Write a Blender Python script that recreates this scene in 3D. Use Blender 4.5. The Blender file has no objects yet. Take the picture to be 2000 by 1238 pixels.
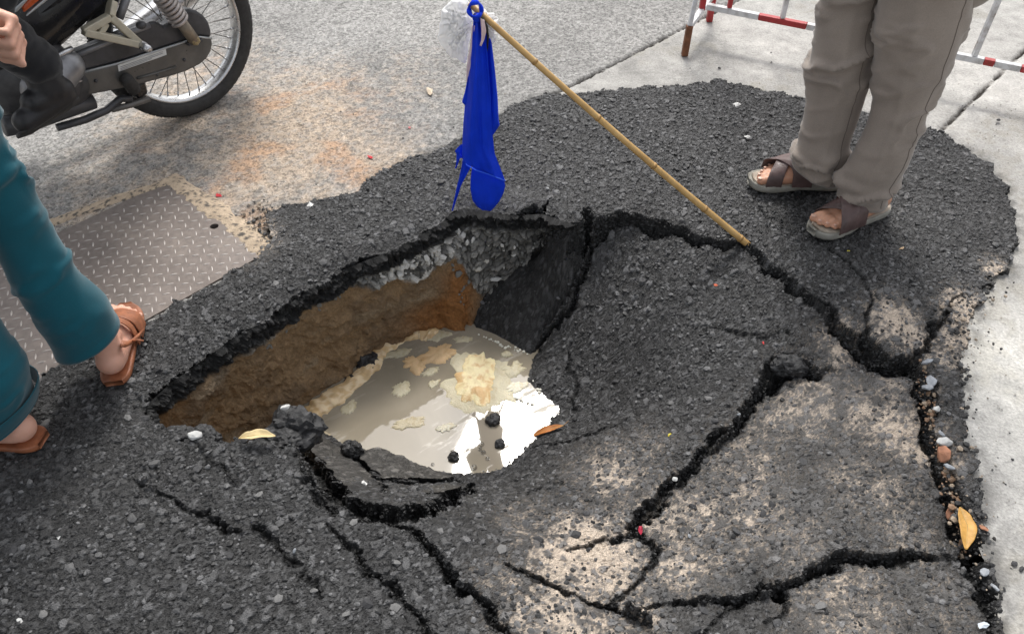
import bpy, bmesh, math
import numpy as np
from mathutils import Vector, Matrix

scene = bpy.context.scene
col = scene.collection
R = math.radians

# ------------------------------------------------------------------ camera
CAM_H, FPX = 1.5, 1570.0                      # eye height (m), focal length in photo pixels (photo 2000 x 1238)
cam_data = bpy.data.cameras.new('camera')
cam_data.sensor_width = 36.0
cam_data.lens = 36.0 * FPX / 2000.0
cam_data.clip_start = 0.05
cam_data.clip_end = 2000.0
cam = bpy.data.objects.new('camera', cam_data)
cam.location = (0, 0, CAM_H)
cam.rotation_euler = (R(45), 0, 0)            # tilted 45 degrees down
col.objects.link(cam)
scene.camera = cam

# ------------------------------------------------------------------ light: thin bright overcast, sun glow high ahead of the camera
SUN_DIR = Vector((45.0, 895.0, 1325.0)).normalized()
SUN_ELEV = math.asin(SUN_DIR.z)
world = bpy.data.worlds.new('World')
scene.world = world
world.use_nodes = True
wt = world.node_tree
wt.nodes.clear()
w_out = wt.nodes.new('ShaderNodeOutputWorld')
w_bg = wt.nodes.new('ShaderNodeBackground')
w_sky = wt.nodes.new('ShaderNodeTexSky')
w_sky.sky_type = 'NISHITA'
w_sky.sun_disc = False
w_sky.sun_elevation = SUN_ELEV
w_sky.sun_rotation = math.atan2(SUN_DIR.x, SUN_DIR.y)
w_sky.dust_density = 4.0
w_hs = wt.nodes.new('ShaderNodeHueSaturation')      # cloud veil: the blue washed out
w_hs.inputs['Saturation'].default_value = 0.22
wt.links.new(w_sky.outputs[0], w_hs.inputs['Color'])
wt.links.new(w_hs.outputs[0], w_bg.inputs['Color'])
w_bg.inputs['Strength'].default_value = 0.15
wt.links.new(w_bg.outputs[0], w_out.inputs['Surface'])

sun_data = bpy.data.lights.new('sun', 'SUN')
sun_data.energy = 1.3
sun_data.angle = R(11.5)
sun_data.color = (1.0, 0.96, 0.90)
sun = bpy.data.objects.new('sun', sun_data)
sun.rotation_euler = (-SUN_DIR).to_track_quat('-Z', 'Y').to_euler()
sun.location = (0, 5, 8)
col.objects.link(sun)

vs = scene.view_settings
vs.view_transform = 'Standard'
vs.look = 'None'
vs.gamma = 1.0
vs.exposure = 0.70
vs.use_curve_mapping = False
scene.cycles.max_bounces = 8
scene.cycles.use_denoising = True

# ------------------------------------------------------------------ from photo pixels to places in the world
S2 = math.sqrt(0.5)
def ray(u, v):
    return np.array([u - 1000.0, S2 * (FPX + 619 - v), S2 * (-FPX + 619 - v)])
def at_z(u, v, z=0.0):
    d = ray(u, v); return d * ((z - CAM_H) / d[2]) + np.array([0, 0, CAM_H])
def at_y(u, v, y):
    d = ray(u, v); return d * (y / d[1]) + np.array([0, 0, CAM_H])
def at_plane(u, v, p0, n):
    d = ray(u, v); c = np.array([0, 0, CAM_H])
    return c + d * (np.dot(np.array(p0) - c, n) / np.dot(d, n))
def pxm(y, z):                                # photo pixels per metre at a point
    return FPX / (S2 * (y + CAM_H - z))

# ------------------------------------------------------------------ noise in numpy
def _h(ix, iy, iz, seed):
    with np.errstate(over='ignore'):
        n = (ix.astype(np.int64) * 374761393 + iy.astype(np.int64) * 668265263 + iz.astype(np.int64) * 2147483647 * 3 + seed * 974634777) & 0xffffffff
        n = ((n ^ (n >> 13)) * 1274126177) & 0xffffffff
        n = ((n ^ (n >> 16)) * 2246822519) & 0xffffffff
        n = n ^ (n >> 15)
    return (n & 0xffffff).astype(np.float64) / 0xffffff
def vnoise(x, y, z=None, seed=0):
    x = np.asarray(x, float); y = np.asarray(y, float)
    ix, iy = np.floor(x), np.floor(y)
    fx, fy = x - ix, y - iy
    fx = fx * fx * (3 - 2 * fx); fy = fy * fy * (3 - 2 * fy)
    if z is None:
        k = np.zeros_like(ix)
        a = _h(ix, iy, k, seed); b = _h(ix + 1, iy, k, seed); c = _h(ix, iy + 1, k, seed); d = _h(ix + 1, iy + 1, k, seed)
        return (a + (b - a) * fx) * (1 - fy) + (c + (d - c) * fx) * fy
    z = np.asarray(z, float)
    iz = np.floor(z); fz = z - iz; fz = fz * fz * (3 - 2 * fz)
    r = 0
    for dz in (0, 1):
        a = _h(ix, iy, iz + dz, seed); b = _h(ix + 1, iy, iz + dz, seed); c = _h(ix, iy + 1, iz + dz, seed); d = _h(ix + 1, iy + 1, iz + dz, seed)
        r = r + ((a + (b - a) * fx) * (1 - fy) + (c + (d - c) * fx) * fy) * (fz if dz else 1 - fz)
    return r
def fbm(x, y, z=None, octaves=4, seed=0):
    s, a, t = 0, 0.5, 0
    for o in range(octaves):
        f = 2.0 ** o
        s = s + a * vnoise(x * f + 17.3 * o, y * f - 9.1 * o, None if z is None else z * f + 5.7 * o, seed + o); t += a; a *= 0.5
    return s / t                              # 0..1
def voronoi(x, y, cell, seed):
    gx, gy = np.floor(x / cell), np.floor(y / cell)
    f1 = np.full(x.shape, 9.0); f2 = np.full(x.shape, 9.0)
    idr = np.zeros(x.shape); dx1 = np.zeros(x.shape); dy1 = np.zeros(x.shape)
    zz = np.zeros_like(gx)
    for oy in (-1, 0, 1):
        for ox in (-1, 0, 1):
            cx, cy = gx + ox, gy + oy
            dx = x / cell - (cx + 0.1 + 0.8 * _h(cx, cy, zz, seed)); dy = y / cell - (cy + 0.1 + 0.8 * _h(cx, cy, zz + 1, seed))
            an = _h(cx, cy, zz + 3, seed) * 3.14; ca, sa = np.cos(an), np.sin(an)
            ex, ey = (dx * ca + dy * sa) * 0.8, (-dx * sa + dy * ca) * 1.2
            d = np.maximum(np.abs(ex) * 0.9 + np.abs(ey) * 0.35, np.abs(ey) * 0.9 + np.abs(ex) * 0.35)
            new = d < f1
            f2 = np.where(new, f1, np.minimum(f2, d))
            idr = np.where(new, _h(cx, cy, zz + 2, seed), idr)
            dx1 = np.where(new, dx, dx1); dy1 = np.where(new, dy, dy1)
            f1 = np.where(new, d, f1)
    return f1, f2, idr, dx1, dy1
def sstep(a, b, x):
    t = np.clip((x - a) / (b - a), 0, 1); return t * t * (3 - 2 * t)
def inside(px, py, poly):
    r = np.zeros(px.shape, bool); n = len(poly); j = n - 1
    for i in range(n):
        xi, yi, xj, yj = poly[i][0], poly[i][1], poly[j][0], poly[j][1]
        if yi != yj:
            r ^= ((yi > py) != (yj > py)) & (px < (xj - xi) * (py - yi) / (yj - yi) + xi)
        j = i
    return r
def polydist(px, py, line):
    """distance to a polyline and the parameter 0..1 along it"""
    line = np.asarray(line)[:, :2]
    seg = np.linalg.norm(np.diff(line, axis=0), axis=1); cum = np.concatenate([[0], np.cumsum(seg)])
    best = np.full(px.shape, 9.0); par = np.zeros(px.shape)
    for i in range(len(line) - 1):
        a, b = line[i], line[i + 1]; ab = b - a; L2 = max(ab @ ab, 1e-12)
        t = np.clip(((px - a[0]) * ab[0] + (py - a[1]) * ab[1]) / L2, 0, 1)
        d = np.hypot(px - a[0] - t * ab[0], py - a[1] - t * ab[1])
        m = d < best
        best = np.where(m, d, best); par = np.where(m, (cum[i] + t * seg[i]) / cum[-1], par)
    return best, par
def tps_fit(P):
    P = np.asarray(P, float); n = len(P)
    d2 = ((P[:, None, :2] - P[None, :, :2]) ** 2).sum(-1)
    K = 0.5 * d2 * np.log(d2 + 1e-12) + np.eye(n) * 2e-4
    A = np.zeros((n + 3, n + 3)); A[:n, :n] = K; A[:n, n] = 1; A[:n, n + 1:] = P[:, :2]; A[n, :n] = 1; A[n + 1:, :n] = P[:, :2].T
    return P[:, :2], np.linalg.solve(A, np.concatenate([P[:, 2], [0, 0, 0]]))
def tps_eval(f, x, y):
    C, w = f; r = np.full(x.shape, w[-3]) + w[-2] * x + w[-1] * y
    for i in range(len(C)):
        d2 = (x - C[i, 0]) ** 2 + (y - C[i, 1]) ** 2
        r = r + w[i] * 0.5 * d2 * np.log(d2 + 1e-12)
    return r

# ------------------------------------------------------------------ objects
def tag(o, label=None, cat=None, group=None, kind=None):
    if label: o['label'] = label
    if cat: o['category'] = cat
    if group: o['group'] = group
    if kind: o['kind'] = kind
    return o
def put(o, parent=None):
    col.objects.link(o)
    if parent is not None:
        o.parent = parent
        if parent.type == 'EMPTY':
            o.matrix_parent_inverse = Matrix.Translation(-Vector(parent.location))
    return o
def empty(name, loc=(0, 0, 0)):
    o = bpy.data.objects.new(name, None); o.location = tuple(loc); o.empty_display_size = 0.1
    col.objects.link(o); return o
def mesh_from(name, V, F, cols=None, smooth=True):
    V = np.asarray(V, np.float32); me = bpy.data.meshes.new(name)
    if isinstance(F, np.ndarray):
        k = F.shape[1]
        me.vertices.add(len(V)); me.vertices.foreach_set('co', V.ravel())
        me.loops.add(F.size); me.loops.foreach_set('vertex_index', F.astype(np.int32).ravel())
        me.polygons.add(len(F)); me.polygons.foreach_set('loop_start', np.arange(0, F.size, k, dtype=np.int32))
        me.update(calc_edges=True); me.validate()
    else:
        me.from_pydata([tuple(map(float, p)) for p in V], [], F)
        me.update()
    if cols is not None:
        c = np.ones((len(V), 4), np.float32); c[:, :3] = np.clip(cols, 0, 1)
        a = me.attributes.new('col', 'FLOAT_COLOR', 'POINT'); a.data.foreach_set('color', c.ravel())
    me.polygons.foreach_set('use_smooth', np.full(len(me.polygons), smooth))
    return me
def mesh_obj(name, V, F, mat, parent=None, cols=None, smooth=True):
    me = mesh_from(name, V, F, cols, smooth)
    if mat: me.materials.append(mat)
    return put(bpy.data.objects.new(name, me), parent)
class MB:
    """collects shapes that belong to ONE object"""
    def __init__(s): s.V = []; s.F = []
    def add(s, V, F):
        o = len(s.V); s.V += [tuple(map(float, p)) for p in V]; s.F += [[i + o for i in f] for f in F]; return s
    def prism(s, pts, vec):
        n = len(pts); vec = np.asarray(vec, float); pts = [np.asarray(p, float) for p in pts]
        return s.add(pts + [p + vec for p in pts], [list(range(n))[::-1], list(range(n, 2 * n))] + [[i, (i + 1) % n, n + (i + 1) % n, n + i] for i in range(n)])
    def tube(s, pts, rad, seg=12, caps=True, flat=1.0):
        pts = [Vector(p) for p in pts]; n = len(pts)
        if not hasattr(rad, '__len__'): rad = [rad] * n
        V = []; ref = None
        for i in range(n):
            t = (pts[min(i + 1, n - 1)] - pts[max(i - 1, 0)]).normalized()
            if ref is None: ref = t.orthogonal().normalized()
            ref = (ref - t * ref.dot(t)).normalized(); b = t.cross(ref)
            for k in range(seg):
                a = 2 * math.pi * k / seg
                V.append(pts[i] + ref * (math.cos(a) * rad[i]) + b * (math.sin(a) * rad[i] * flat))
        F = [[i * seg + k, i * seg + (k + 1) % seg, (i + 1) * seg + (k + 1) % seg, (i + 1) * seg + k] for i in range(n - 1) for k in range(seg)]
        if caps: F += [list(range(seg))[::-1], list(range((n - 1) * seg, n * seg))]
        return s.add(V, F)
    def cone(s, p0, r0, p1, r1, seg=16, cap=5):
        """round cone: two balls and the skin between them"""
        p0, p1 = Vector(p0), Vector(p1); t = (p1 - p0)
        t = t.normalized() if t.length > 1e-6 else Vector((0, 0, 1))
        pts = [p0 - t * r0 * math.cos(a) for a in np.linspace(0.12, math.pi / 2, cap)] + [p1 + t * r1 * math.sin(a) for a in np.linspace(0, math.pi / 2 - 0.12, cap)]
        rad = [r0 * math.sin(a) for a in np.linspace(0.12, math.pi / 2, cap)] + [r1 * math.cos(a) for a in np.linspace(0, math.pi / 2 - 0.12, cap)]
        return s.tube_t(pts, rad, t, seg)
    def tube_t(s, pts, rad, t, seg):
        ref = t.orthogonal().normalized(); b = t.cross(ref); n = len(pts); V = []
        for p, r in zip(pts, rad):
            for k in range(seg):
                a = 2 * math.pi * k / seg; V.append(p + ref * (math.cos(a) * r) + b * (math.sin(a) * r))
        F = [[i * seg + k, i * seg + (k + 1) % seg, (i + 1) * seg + (k + 1) % seg, (i + 1) * seg + k] for i in range(n - 1) for k in range(seg)]
        return s.add(V, F + [list(range(seg))[::-1], list(range((n - 1) * seg, n * seg))])
    def ball(s, c, r, seg=20, rings=12, rot=None):
        r = (r, r, r) if not hasattr(r, '__len__') else r; V = []
        for i in range(rings + 1):
            th = math.pi * min(max(i / rings, 0.02), 0.98)
            for k in range(seg):
                a = 2 * math.pi * k / seg
                p = Vector((r[0] * math.sin(th) * math.cos(a), r[1] * math.sin(th) * math.sin(a), r[2] * math.cos(th)))
                if rot: p = rot @ p
                V.append(Vector(c) + p)
        F = [[i * seg + k, (i + 1) * seg + k, (i + 1) * seg + (k + 1) % seg, i * seg + (k + 1) % seg] for i in range(rings) for k in range(seg)]
        return s.add(V, F + [list(range(seg)), list(range(rings * seg, (rings + 1) * seg))[::-1]])
    def box(s, c, half, axes=None):
        ax = [Vector(a) for a in (axes or ((1, 0, 0), (0, 1, 0), (0, 0, 1)))]
        V = [Vector(c) + ax[0] * half[0] * i + ax[1] * half[1] * j + ax[2] * half[2] * k for i in (-1, 1) for j in (-1, 1) for k in (-1, 1)]
        return s.add(V, [[0, 1, 3, 2], [4, 6, 7, 5], [0, 4, 5, 1], [2, 3, 7, 6], [0, 2, 6, 4], [1, 5, 7, 3]])
    def bar(s, p0, p1, w, h=None, up=(0, 0, 1)):
        p0, p1 = Vector(p0), Vector(p1); t = (p1 - p0); L = t.length; t.normalize()
        sd = t.cross(Vector(up)); sd = sd.normalized() if sd.length > 1e-4 else t.orthogonal().normalized()
        return s.box((p0 + p1) / 2, (L / 2, w / 2, (h or w) / 2), (t, sd, sd.cross(t)))
    def build(s, name, mat, parent=None, smooth=False, bevel=0.0, cols=None):
        o = mesh_obj(name, s.V, s.F, mat, parent, cols, smooth)
        bm = bmesh.new(); bm.from_mesh(o.data); bmesh.ops.recalc_face_normals(bm, faces=bm.faces); bm.to_mesh(o.data); bm.free()
        if bevel:
            m = o.modifiers.new('bevel', 'BEVEL'); m.width = bevel; m.segments = 2; m.limit_method = 'ANGLE'
        return o
    def fuse(s, name, mat, voxel, parent=None, smooth_it=6):
        """one continuous skin out of overlapping shapes"""
        o = s.build(name + '_raw', None)
        m = o.modifiers.new('r', 'REMESH'); m.mode = 'VOXEL'; m.voxel_size = voxel
        m = o.modifiers.new('s', 'SMOOTH'); m.iterations = smooth_it; m.factor = 0.5
        dg = bpy.context.evaluated_depsgraph_get(); dg.update()
        me = bpy.data.meshes.new_from_object(o.evaluated_get(dg), depsgraph=dg)
        bpy.data.objects.remove(o)
        me.name = name; me.materials.clear(); me.materials.append(mat)
        me.polygons.foreach_set('use_smooth', np.ones(len(me.polygons), bool))
        return put(bpy.data.objects.new(name, me), parent)

# ------------------------------------------------------------------ materials
def lin(r, g, b):
    f = lambda c: (c / 255 / 12.92) if c <= 10 else ((c / 255 + 0.055) / 1.055) ** 2.4
    return (f(r), f(g), f(b), 1)
def new_mat(name):
    m = bpy.data.materials.new(name); m.use_nodes = True
    nt = m.node_tree; return m, nt, nt.nodes['Principled BSDF']
def noise_node(nt, scale, detail=4, rough=0.6, coord='Object', kind='noise', distort=0.0):
    tc = nt.nodes.new('ShaderNodeTexCoord')
    if kind == 'noise':
        n = nt.nodes.new('ShaderNodeTexNoise'); n.inputs['Detail'].default_value = detail; n.inputs['Roughness'].default_value = rough
        n.inputs['Distortion'].default_value = distort
        out = n.outputs['Fac']
    else:
        n = nt.nodes.new('ShaderNodeTexVoronoi'); n.feature = kind; out = n.outputs['Distance']
    n.inputs['Scale'].default_value = scale
    nt.links.new(tc.outputs[coord], n.inputs['Vector']); return out
def ramp(nt, src, stops):
    r = nt.nodes.new('ShaderNodeValToRGB'); e = r.color_ramp.elements
    while len(e) < len(stops): e.new(0.5)
    for el, (p, c) in zip(e, stops): el.position = p; el.color = c if hasattr(c, '__len__') else (c, c, c, 1)
    nt.links.new(src, r.inputs['Fac']); return r.outputs['Color']
def mixc(nt, fac, a, b, mode='MIX'):
    n = nt.nodes.new('ShaderNodeMix'); n.data_type = 'RGBA'; n.blend_type = mode
    for sock, val in ((n.inputs['Factor'], fac), (n.inputs[6], a), (n.inputs[7], b)):
        if hasattr(val, 'is_output'): nt.links.new(val, sock)
        else: sock.default_value = val
    return n.outputs[2]
def bump(nt, b, src, strength, dist):
    n = nt.nodes.new('ShaderNodeBump'); n.inputs['Strength'].default_value = strength; n.inputs['Distance'].default_value = dist
    nt.links.new(src, n.inputs['Height'])
    old = b.inputs['Normal'].links
    if old: nt.links.new(old[0].from_socket, n.inputs['Normal'])
    nt.links.new(n.outputs['Normal'], b.inputs['Normal'])
def simple(name, c, rough=0.6, metal=0.0, var=0.25, scale=30.0, bmp=0.0, bscale=200.0, spec=0.5):
    """a plain colour with wear: noise in tone, roughness and relief"""
    m, nt, b = new_mat(name)
    n = noise_node(nt, scale)
    dark = (c[0] * (1 - var), c[1] * (1 - var), c[2] * (1 - var), 1); lite = (min(1, c[0] * (1 + var)), min(1, c[1] * (1 + var)), min(1, c[2] * (1 + var)), 1)
    nt.links.new(ramp(nt, n, [(0.3, dark), (0.7, lite)]), b.inputs['Base Color'])
    nt.links.new(ramp(nt, noise_node(nt, scale * 2.3), [(0.3, max(0.02, rough - 0.1)), (0.7, min(1, rough + 0.1))]), b.inputs['Roughness'])
    b.inputs['Metallic'].default_value = metal; b.inputs['Specular IOR Level'].default_value = spec
    if bmp: bump(nt, b, noise_node(nt, bscale), bmp, 0.002)
    return m
def col_mat(name, rough=0.8, spec=0.4, nscale=300.0, namt=0.35, bmp=0.4, bdist=0.003, vor=0.0):
    """colour from the mesh's own pigment attribute, broken up by fine grain"""
    m, nt, b = new_mat(name)
    a = nt.nodes.new('ShaderNodeAttribute'); a.attribute_name = 'col'
    n = noise_node(nt, nscale, 5, 0.7)
    g = ramp(nt, n, [(0.25, 1 - namt), (0.75, 1 + namt)])
    nt.links.new(mixc(nt, 1.0, a.outputs['Color'], g, 'MULTIPLY'), b.inputs['Base Color'])
    b.inputs['Roughness'].default_value = rough; b.inputs['Specular IOR Level'].default_value = spec
    if vor: bump(nt, b, noise_node(nt, vor, kind='F1'), bmp, bdist)
    bump(nt, b, n, bmp, bdist)
    return m
# ================================================================== THE GROUND
rng = np.random.default_rng(11)
WATER_Z = -0.38
def w3(L): return np.array([at_z(*p) if len(p) == 3 else at_z(p[0], p[1], 0) for p in L])

# ---- outline of the fresh asphalt patch in the road
PATCH = w3([(-60, 787), (60, 749), (180, 698), (275, 641), (380, 584), (450, 545), (512, 508), (534, 478), (528, 442), (530, 418), (580, 410), (640, 398), (700, 380), (735, 350), (770, 330), (830, 305),
    (900, 277), (950, 250), (1000, 215), (1060, 195), (1150, 190), (1250, 180), (1330, 176), (1400, 165), (1470, 180), (1560, 200), (1650, 215), (1750, 240), (1830, 262),
    (1880, 290), (1930, 325), (1960, 370), (1978, 430), (1985, 480), (1968, 525), (1925, 560), (1903, 600), (1893, 650), (1885, 720), (1882, 800), (1892, 870), (1905, 950),
    (1922, 1040), (1942, 1130), (1958, 1240), (1975, 1400), (1000, 1400), (-300, 1400), (-700, 1100), (-500, 900)])
# ---- the hole: far rim, the ragged flank by the leaning slab, under water, near lip
RIM = [(283, 800), (286, 782), (330, 742), (400, 692), (445, 660), (480, 640), (520, 618), (560, 590), (600, 560), (640, 545), (670, 520), (720, 500), (760, 486), (800, 465), (830, 448), (860, 430), (880, 412), (905, 400), (960, 408), (1000, 415), (1060, 412), (1125, 434)]
LIP = [(590, 868, -.06), (560, 872, -.02), (520, 868, -.02), (480, 866, -.02), (440, 866, -.02), (400, 860, -.01), (360, 852, 0), (330, 842, 0), (300, 822, 0)]
HOLE = w3(RIM[:-1] + [(1074, 440, -.09), (1050, 488, -.17), (1002, 532, -.24), (945, 572, -.31), (925, 632, -.38), (915, 690, -.45), (860, 800, -.45), (700, 850, -.45), (592, 850, -.36)] + LIP)
# ---- broken plates: outline in the world, then heights
SLAB_BIG = w3([(1125, 437, 0), (1150, 428, 0), (1200, 418, 0), (1250, 415, 0), (1330, 437, 0), (1400, 463, 0), (1480, 490, 0), (1530, 525, 0), (1575, 568, 0), (1640, 623, 0), (1690, 663, 0), (1735, 700, -.02),
    (1660, 725, -.07), (1600, 722, -.08), (1560, 703, -.09), (1510, 740, -.1), (1480, 765, -.1), (1460, 790, -.1), (1430, 830, -.11), (1380, 870, -.115), (1350, 910, -.115), (1300, 960, -.11), (1250, 1000, -.11),
    (1240, 1035, -.11), (1250, 1050, -.11), (1290, 1075, -.1), (1260, 1110, -.09), (1205, 1183, -.08), (1280, 1230, -.05), (1320, 1400, -.03), (1080, 1400, -.03), (1000, 1240, -.03), (930, 1160, -.03), (880, 1110, -.03),
    (830, 1060, -.03), (740, 1015, -.03), (690, 1000, -.03), (640, 955, -.03), (600, 890, -.03), (560, 868, -.05), (555, 845, -.36), (690, 815, -.45), (820, 765, -.45), (905, 700, -.45), (1040, 697, -.38), (1060, 665, -.36), (1100, 620, -.3), (1120, 590, -.27), (1140, 540, -.22), (1155, 500, -.17), (1145, 480, -.14)])
SLAB_DARK = w3([(1140, 428, 0), (1100, 424, 0), (1062, 412, 0), (1045, 480, -.17), (1002, 525, -.24), (938, 568, -.31), (918, 634, -.38), (895, 710, -.45), (1000, 740, -.46), (1040, 697, -.38), (1060, 665, -.36), (1100, 620, -.3), (1120, 590, -.27), (1140, 540, -.22), (1155, 500, -.17), (1145, 480, -.14)])
SLAB_SANDY = w3([(1560, 703, -.09), (1600, 722, -.08), (1660, 725, -.07), (1735, 700, -.02), (1790, 712, -.01), (1812, 770, -.01), (1825, 850, -.01), (1845, 930, -.01), (1880, 1010, -.01), (1905, 1085, -.01), (1850, 1090, -.02),
    (1740, 1097, -.03), (1680, 1085, -.04), (1600, 1108, -.05), (1540, 1142, -.05), (1440, 1162, -.06), (1350, 1172, -.07), (1290, 1181, -.075), (1205, 1183, -.08), (1260, 1110, -.09), (1290, 1075, -.1), (1250, 1050, -.11), (1240, 1035, -.11),
    (1250, 1000, -.11), (1300, 960, -.11), (1350, 910, -.115), (1380, 870, -.115), (1430, 830, -.11), (1460, 790, -.1), (1480, 765, -.1), (1510, 740, -.1)])
SLAB_CORNER = w3([(1905, 1070, -.01), (1850, 1072, -.02), (1740, 1080, -.03), (1680, 1068, -.04), (1600, 1091, -.05), (1540, 1125, -.05), (1440, 1145, -.06), (1350, 1150, -.07), (1290, 1155, -.075), (1195, 1160, -.08), (1280, 1230, -.05), (1320, 1420, -.03), (1980, 1420, 0), (1958, 1240, 0), (1935, 1150, 0)])
SLABS = [('dark', SLAB_DARK, [(1128, 440, -.035), (1085, 428, -.05), (1120, 470, -.115), (1050, 490, -.17), (1000, 532, -.24), (945, 572, -.31), (925, 632, -.375), (1040, 697, -.38), (1100, 600, -.285), (1150, 500, -.155), (950, 720, -.47), (985, 664, -.382)]),
    ('big', SLAB_BIG, [(1130, 445, -.055), (1190, 425, -.030), (1250, 422, -.022), (1330, 447, -.018), (1400, 475, -.018), (1490, 503, -.016), (1600, 605, -.028), (1680, 680, -.06), (1540, 690, -.075), (1450, 790, -.115), (1350, 890, -.145), (1240, 1010, -.145), (1099, 802, -.3785), (1130, 775, -.353), (1082, 745, -.36), (1032, 743, -.380), (1055, 845, -.379), (985, 905, -.379),
        (1050, 775, -.392), (1040, 700, -.376), (1130, 720, -.328), (1150, 600, -.225), (1200, 700, -.26), (1300, 800, -.20), (1300, 650, -.155), (1450, 600, -.075), (1200, 850, -.285), (1090, 850, -.355), (1000, 925, -.36), (920, 930, -.373), (880, 985, -.17), (850, 1010, -.09),
        (1000, 1000, -.17), (1150, 1040, -.145), (1100, 930, -.26), (1000, 1100, -.06), (1180, 1170, -.105), (1150, 1110, -.135), (900, 1080, -.04), (1000, 1200, -.045), (1200, 1230, -.06), (615, 838, -.37), (690, 878, -.38), (610, 885, -.25), (650, 930, -.18), (700, 978, -.10), (742, 955, -.18),
        (800, 905, -.40), (850, 920, -.385), (800, 830, -.52), (950, 780, -.53), (1160, 510, -.135), (1250, 520, -.105), (1350, 540, -.075), (700, 840, -.45)]),
    ('sandy', SLAB_SANDY, [(1560, 715, -.105), (1470, 800, -.145), (1370, 900, -.165), (1260, 1010, -.165), (1290, 1090, -.140), (1220, 1175, -.095), (1735, 715, -.05), (1810, 770, -.03), (1840, 930, -.025), (1890, 1060, -.02), (1740, 1095, -.02), (1600, 1100, -.035), (1440, 1155, -.055), (1600, 850, -.105), (1700, 800, -.055), (1500, 950, -.115), (1650, 980, -.045), (1400, 1050, -.115)]),
    ('corner', SLAB_CORNER, [(1900, 1120, -.01), (1740, 1125, -.03), (1600, 1140, -.055), (1440, 1180, -.075), (1290, 1200, -.08), (1300, 1350, -.03), (1900, 1350, 0), (1600, 1240, -.03)]),
    ('rim', None, [(900, 300, .012), (1250, 250, .014), (1500, 250, .012), (1900, 400, .012), (1700, 450, .012), (1100, 370, .01), (700, 440, .012), (500, 560, .012), (600, 480, .012), (200, 760, .012), (-200, 1000, .01), (300, 900, .006), (100, 1100, .008), (300, 1300, .006), (500, 960, -.008),
        (640, 1030, -.022), (600, 1150, -.01), (800, 1200, -.026), (730, 1050, -.03), (1500, 440, .0), (1250, 400, .0), (900, 390, .0), (1700, 600, 0), (1760, 670, -.01), (1850, 600, .008), (400, 660, .006), (1850, 800, .004), (1900, 1100, .004), (1950, 1350, .004), (1600, 480, .006), (900, 1350, -.02)])]
fits = [tps_fit(w3(c)) for _, _, c in SLABS]

def slab_id(x, y):
    wx = x + (fbm(x * 26, y * 26, seed=3) - .5) * .030 + (fbm(x * 110, y * 110, seed=4, octaves=2) - .5) * .012
    wy = y + (fbm(x * 26, y * 26, seed=5) - .5) * .030 + (fbm(x * 110, y * 110, seed=6, octaves=2) - .5) * .012
    sid = np.full(x.shape, len(SLABS) - 1)
    for i in range(len(SLABS) - 2, -1, -1):
        sid[inside(wx, wy, SLABS[i][1])] = i
    return sid, wx, wy
def base_height(x, y, sid=None):
    if sid is None: sid = slab_id(x, y)[0]
    z = np.zeros(x.shape)
    for i, f in enumerate(fits):
        m = sid == i
        if m.any(): z[m] = tps_eval(f, x[m], y[m])
    return z + (fbm(x * 7, y * 7, seed=8, octaves=3) - .5) * .016
def on_ground(u, v, lift=0.0):
    """where the line of sight through a photo pixel meets the broken ground"""
    d = ray(u, v); t = np.linspace(0.00025, 0.0035, 700)
    P = d[None, :] * t[:, None] + np.array([0, 0, CAM_H])
    h = base_height(P[:, 0], P[:, 1]); k = np.argmax(P[:, 2] < h)
    p = P[k].copy(); p[2] = h[k] + lift; return p

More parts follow.
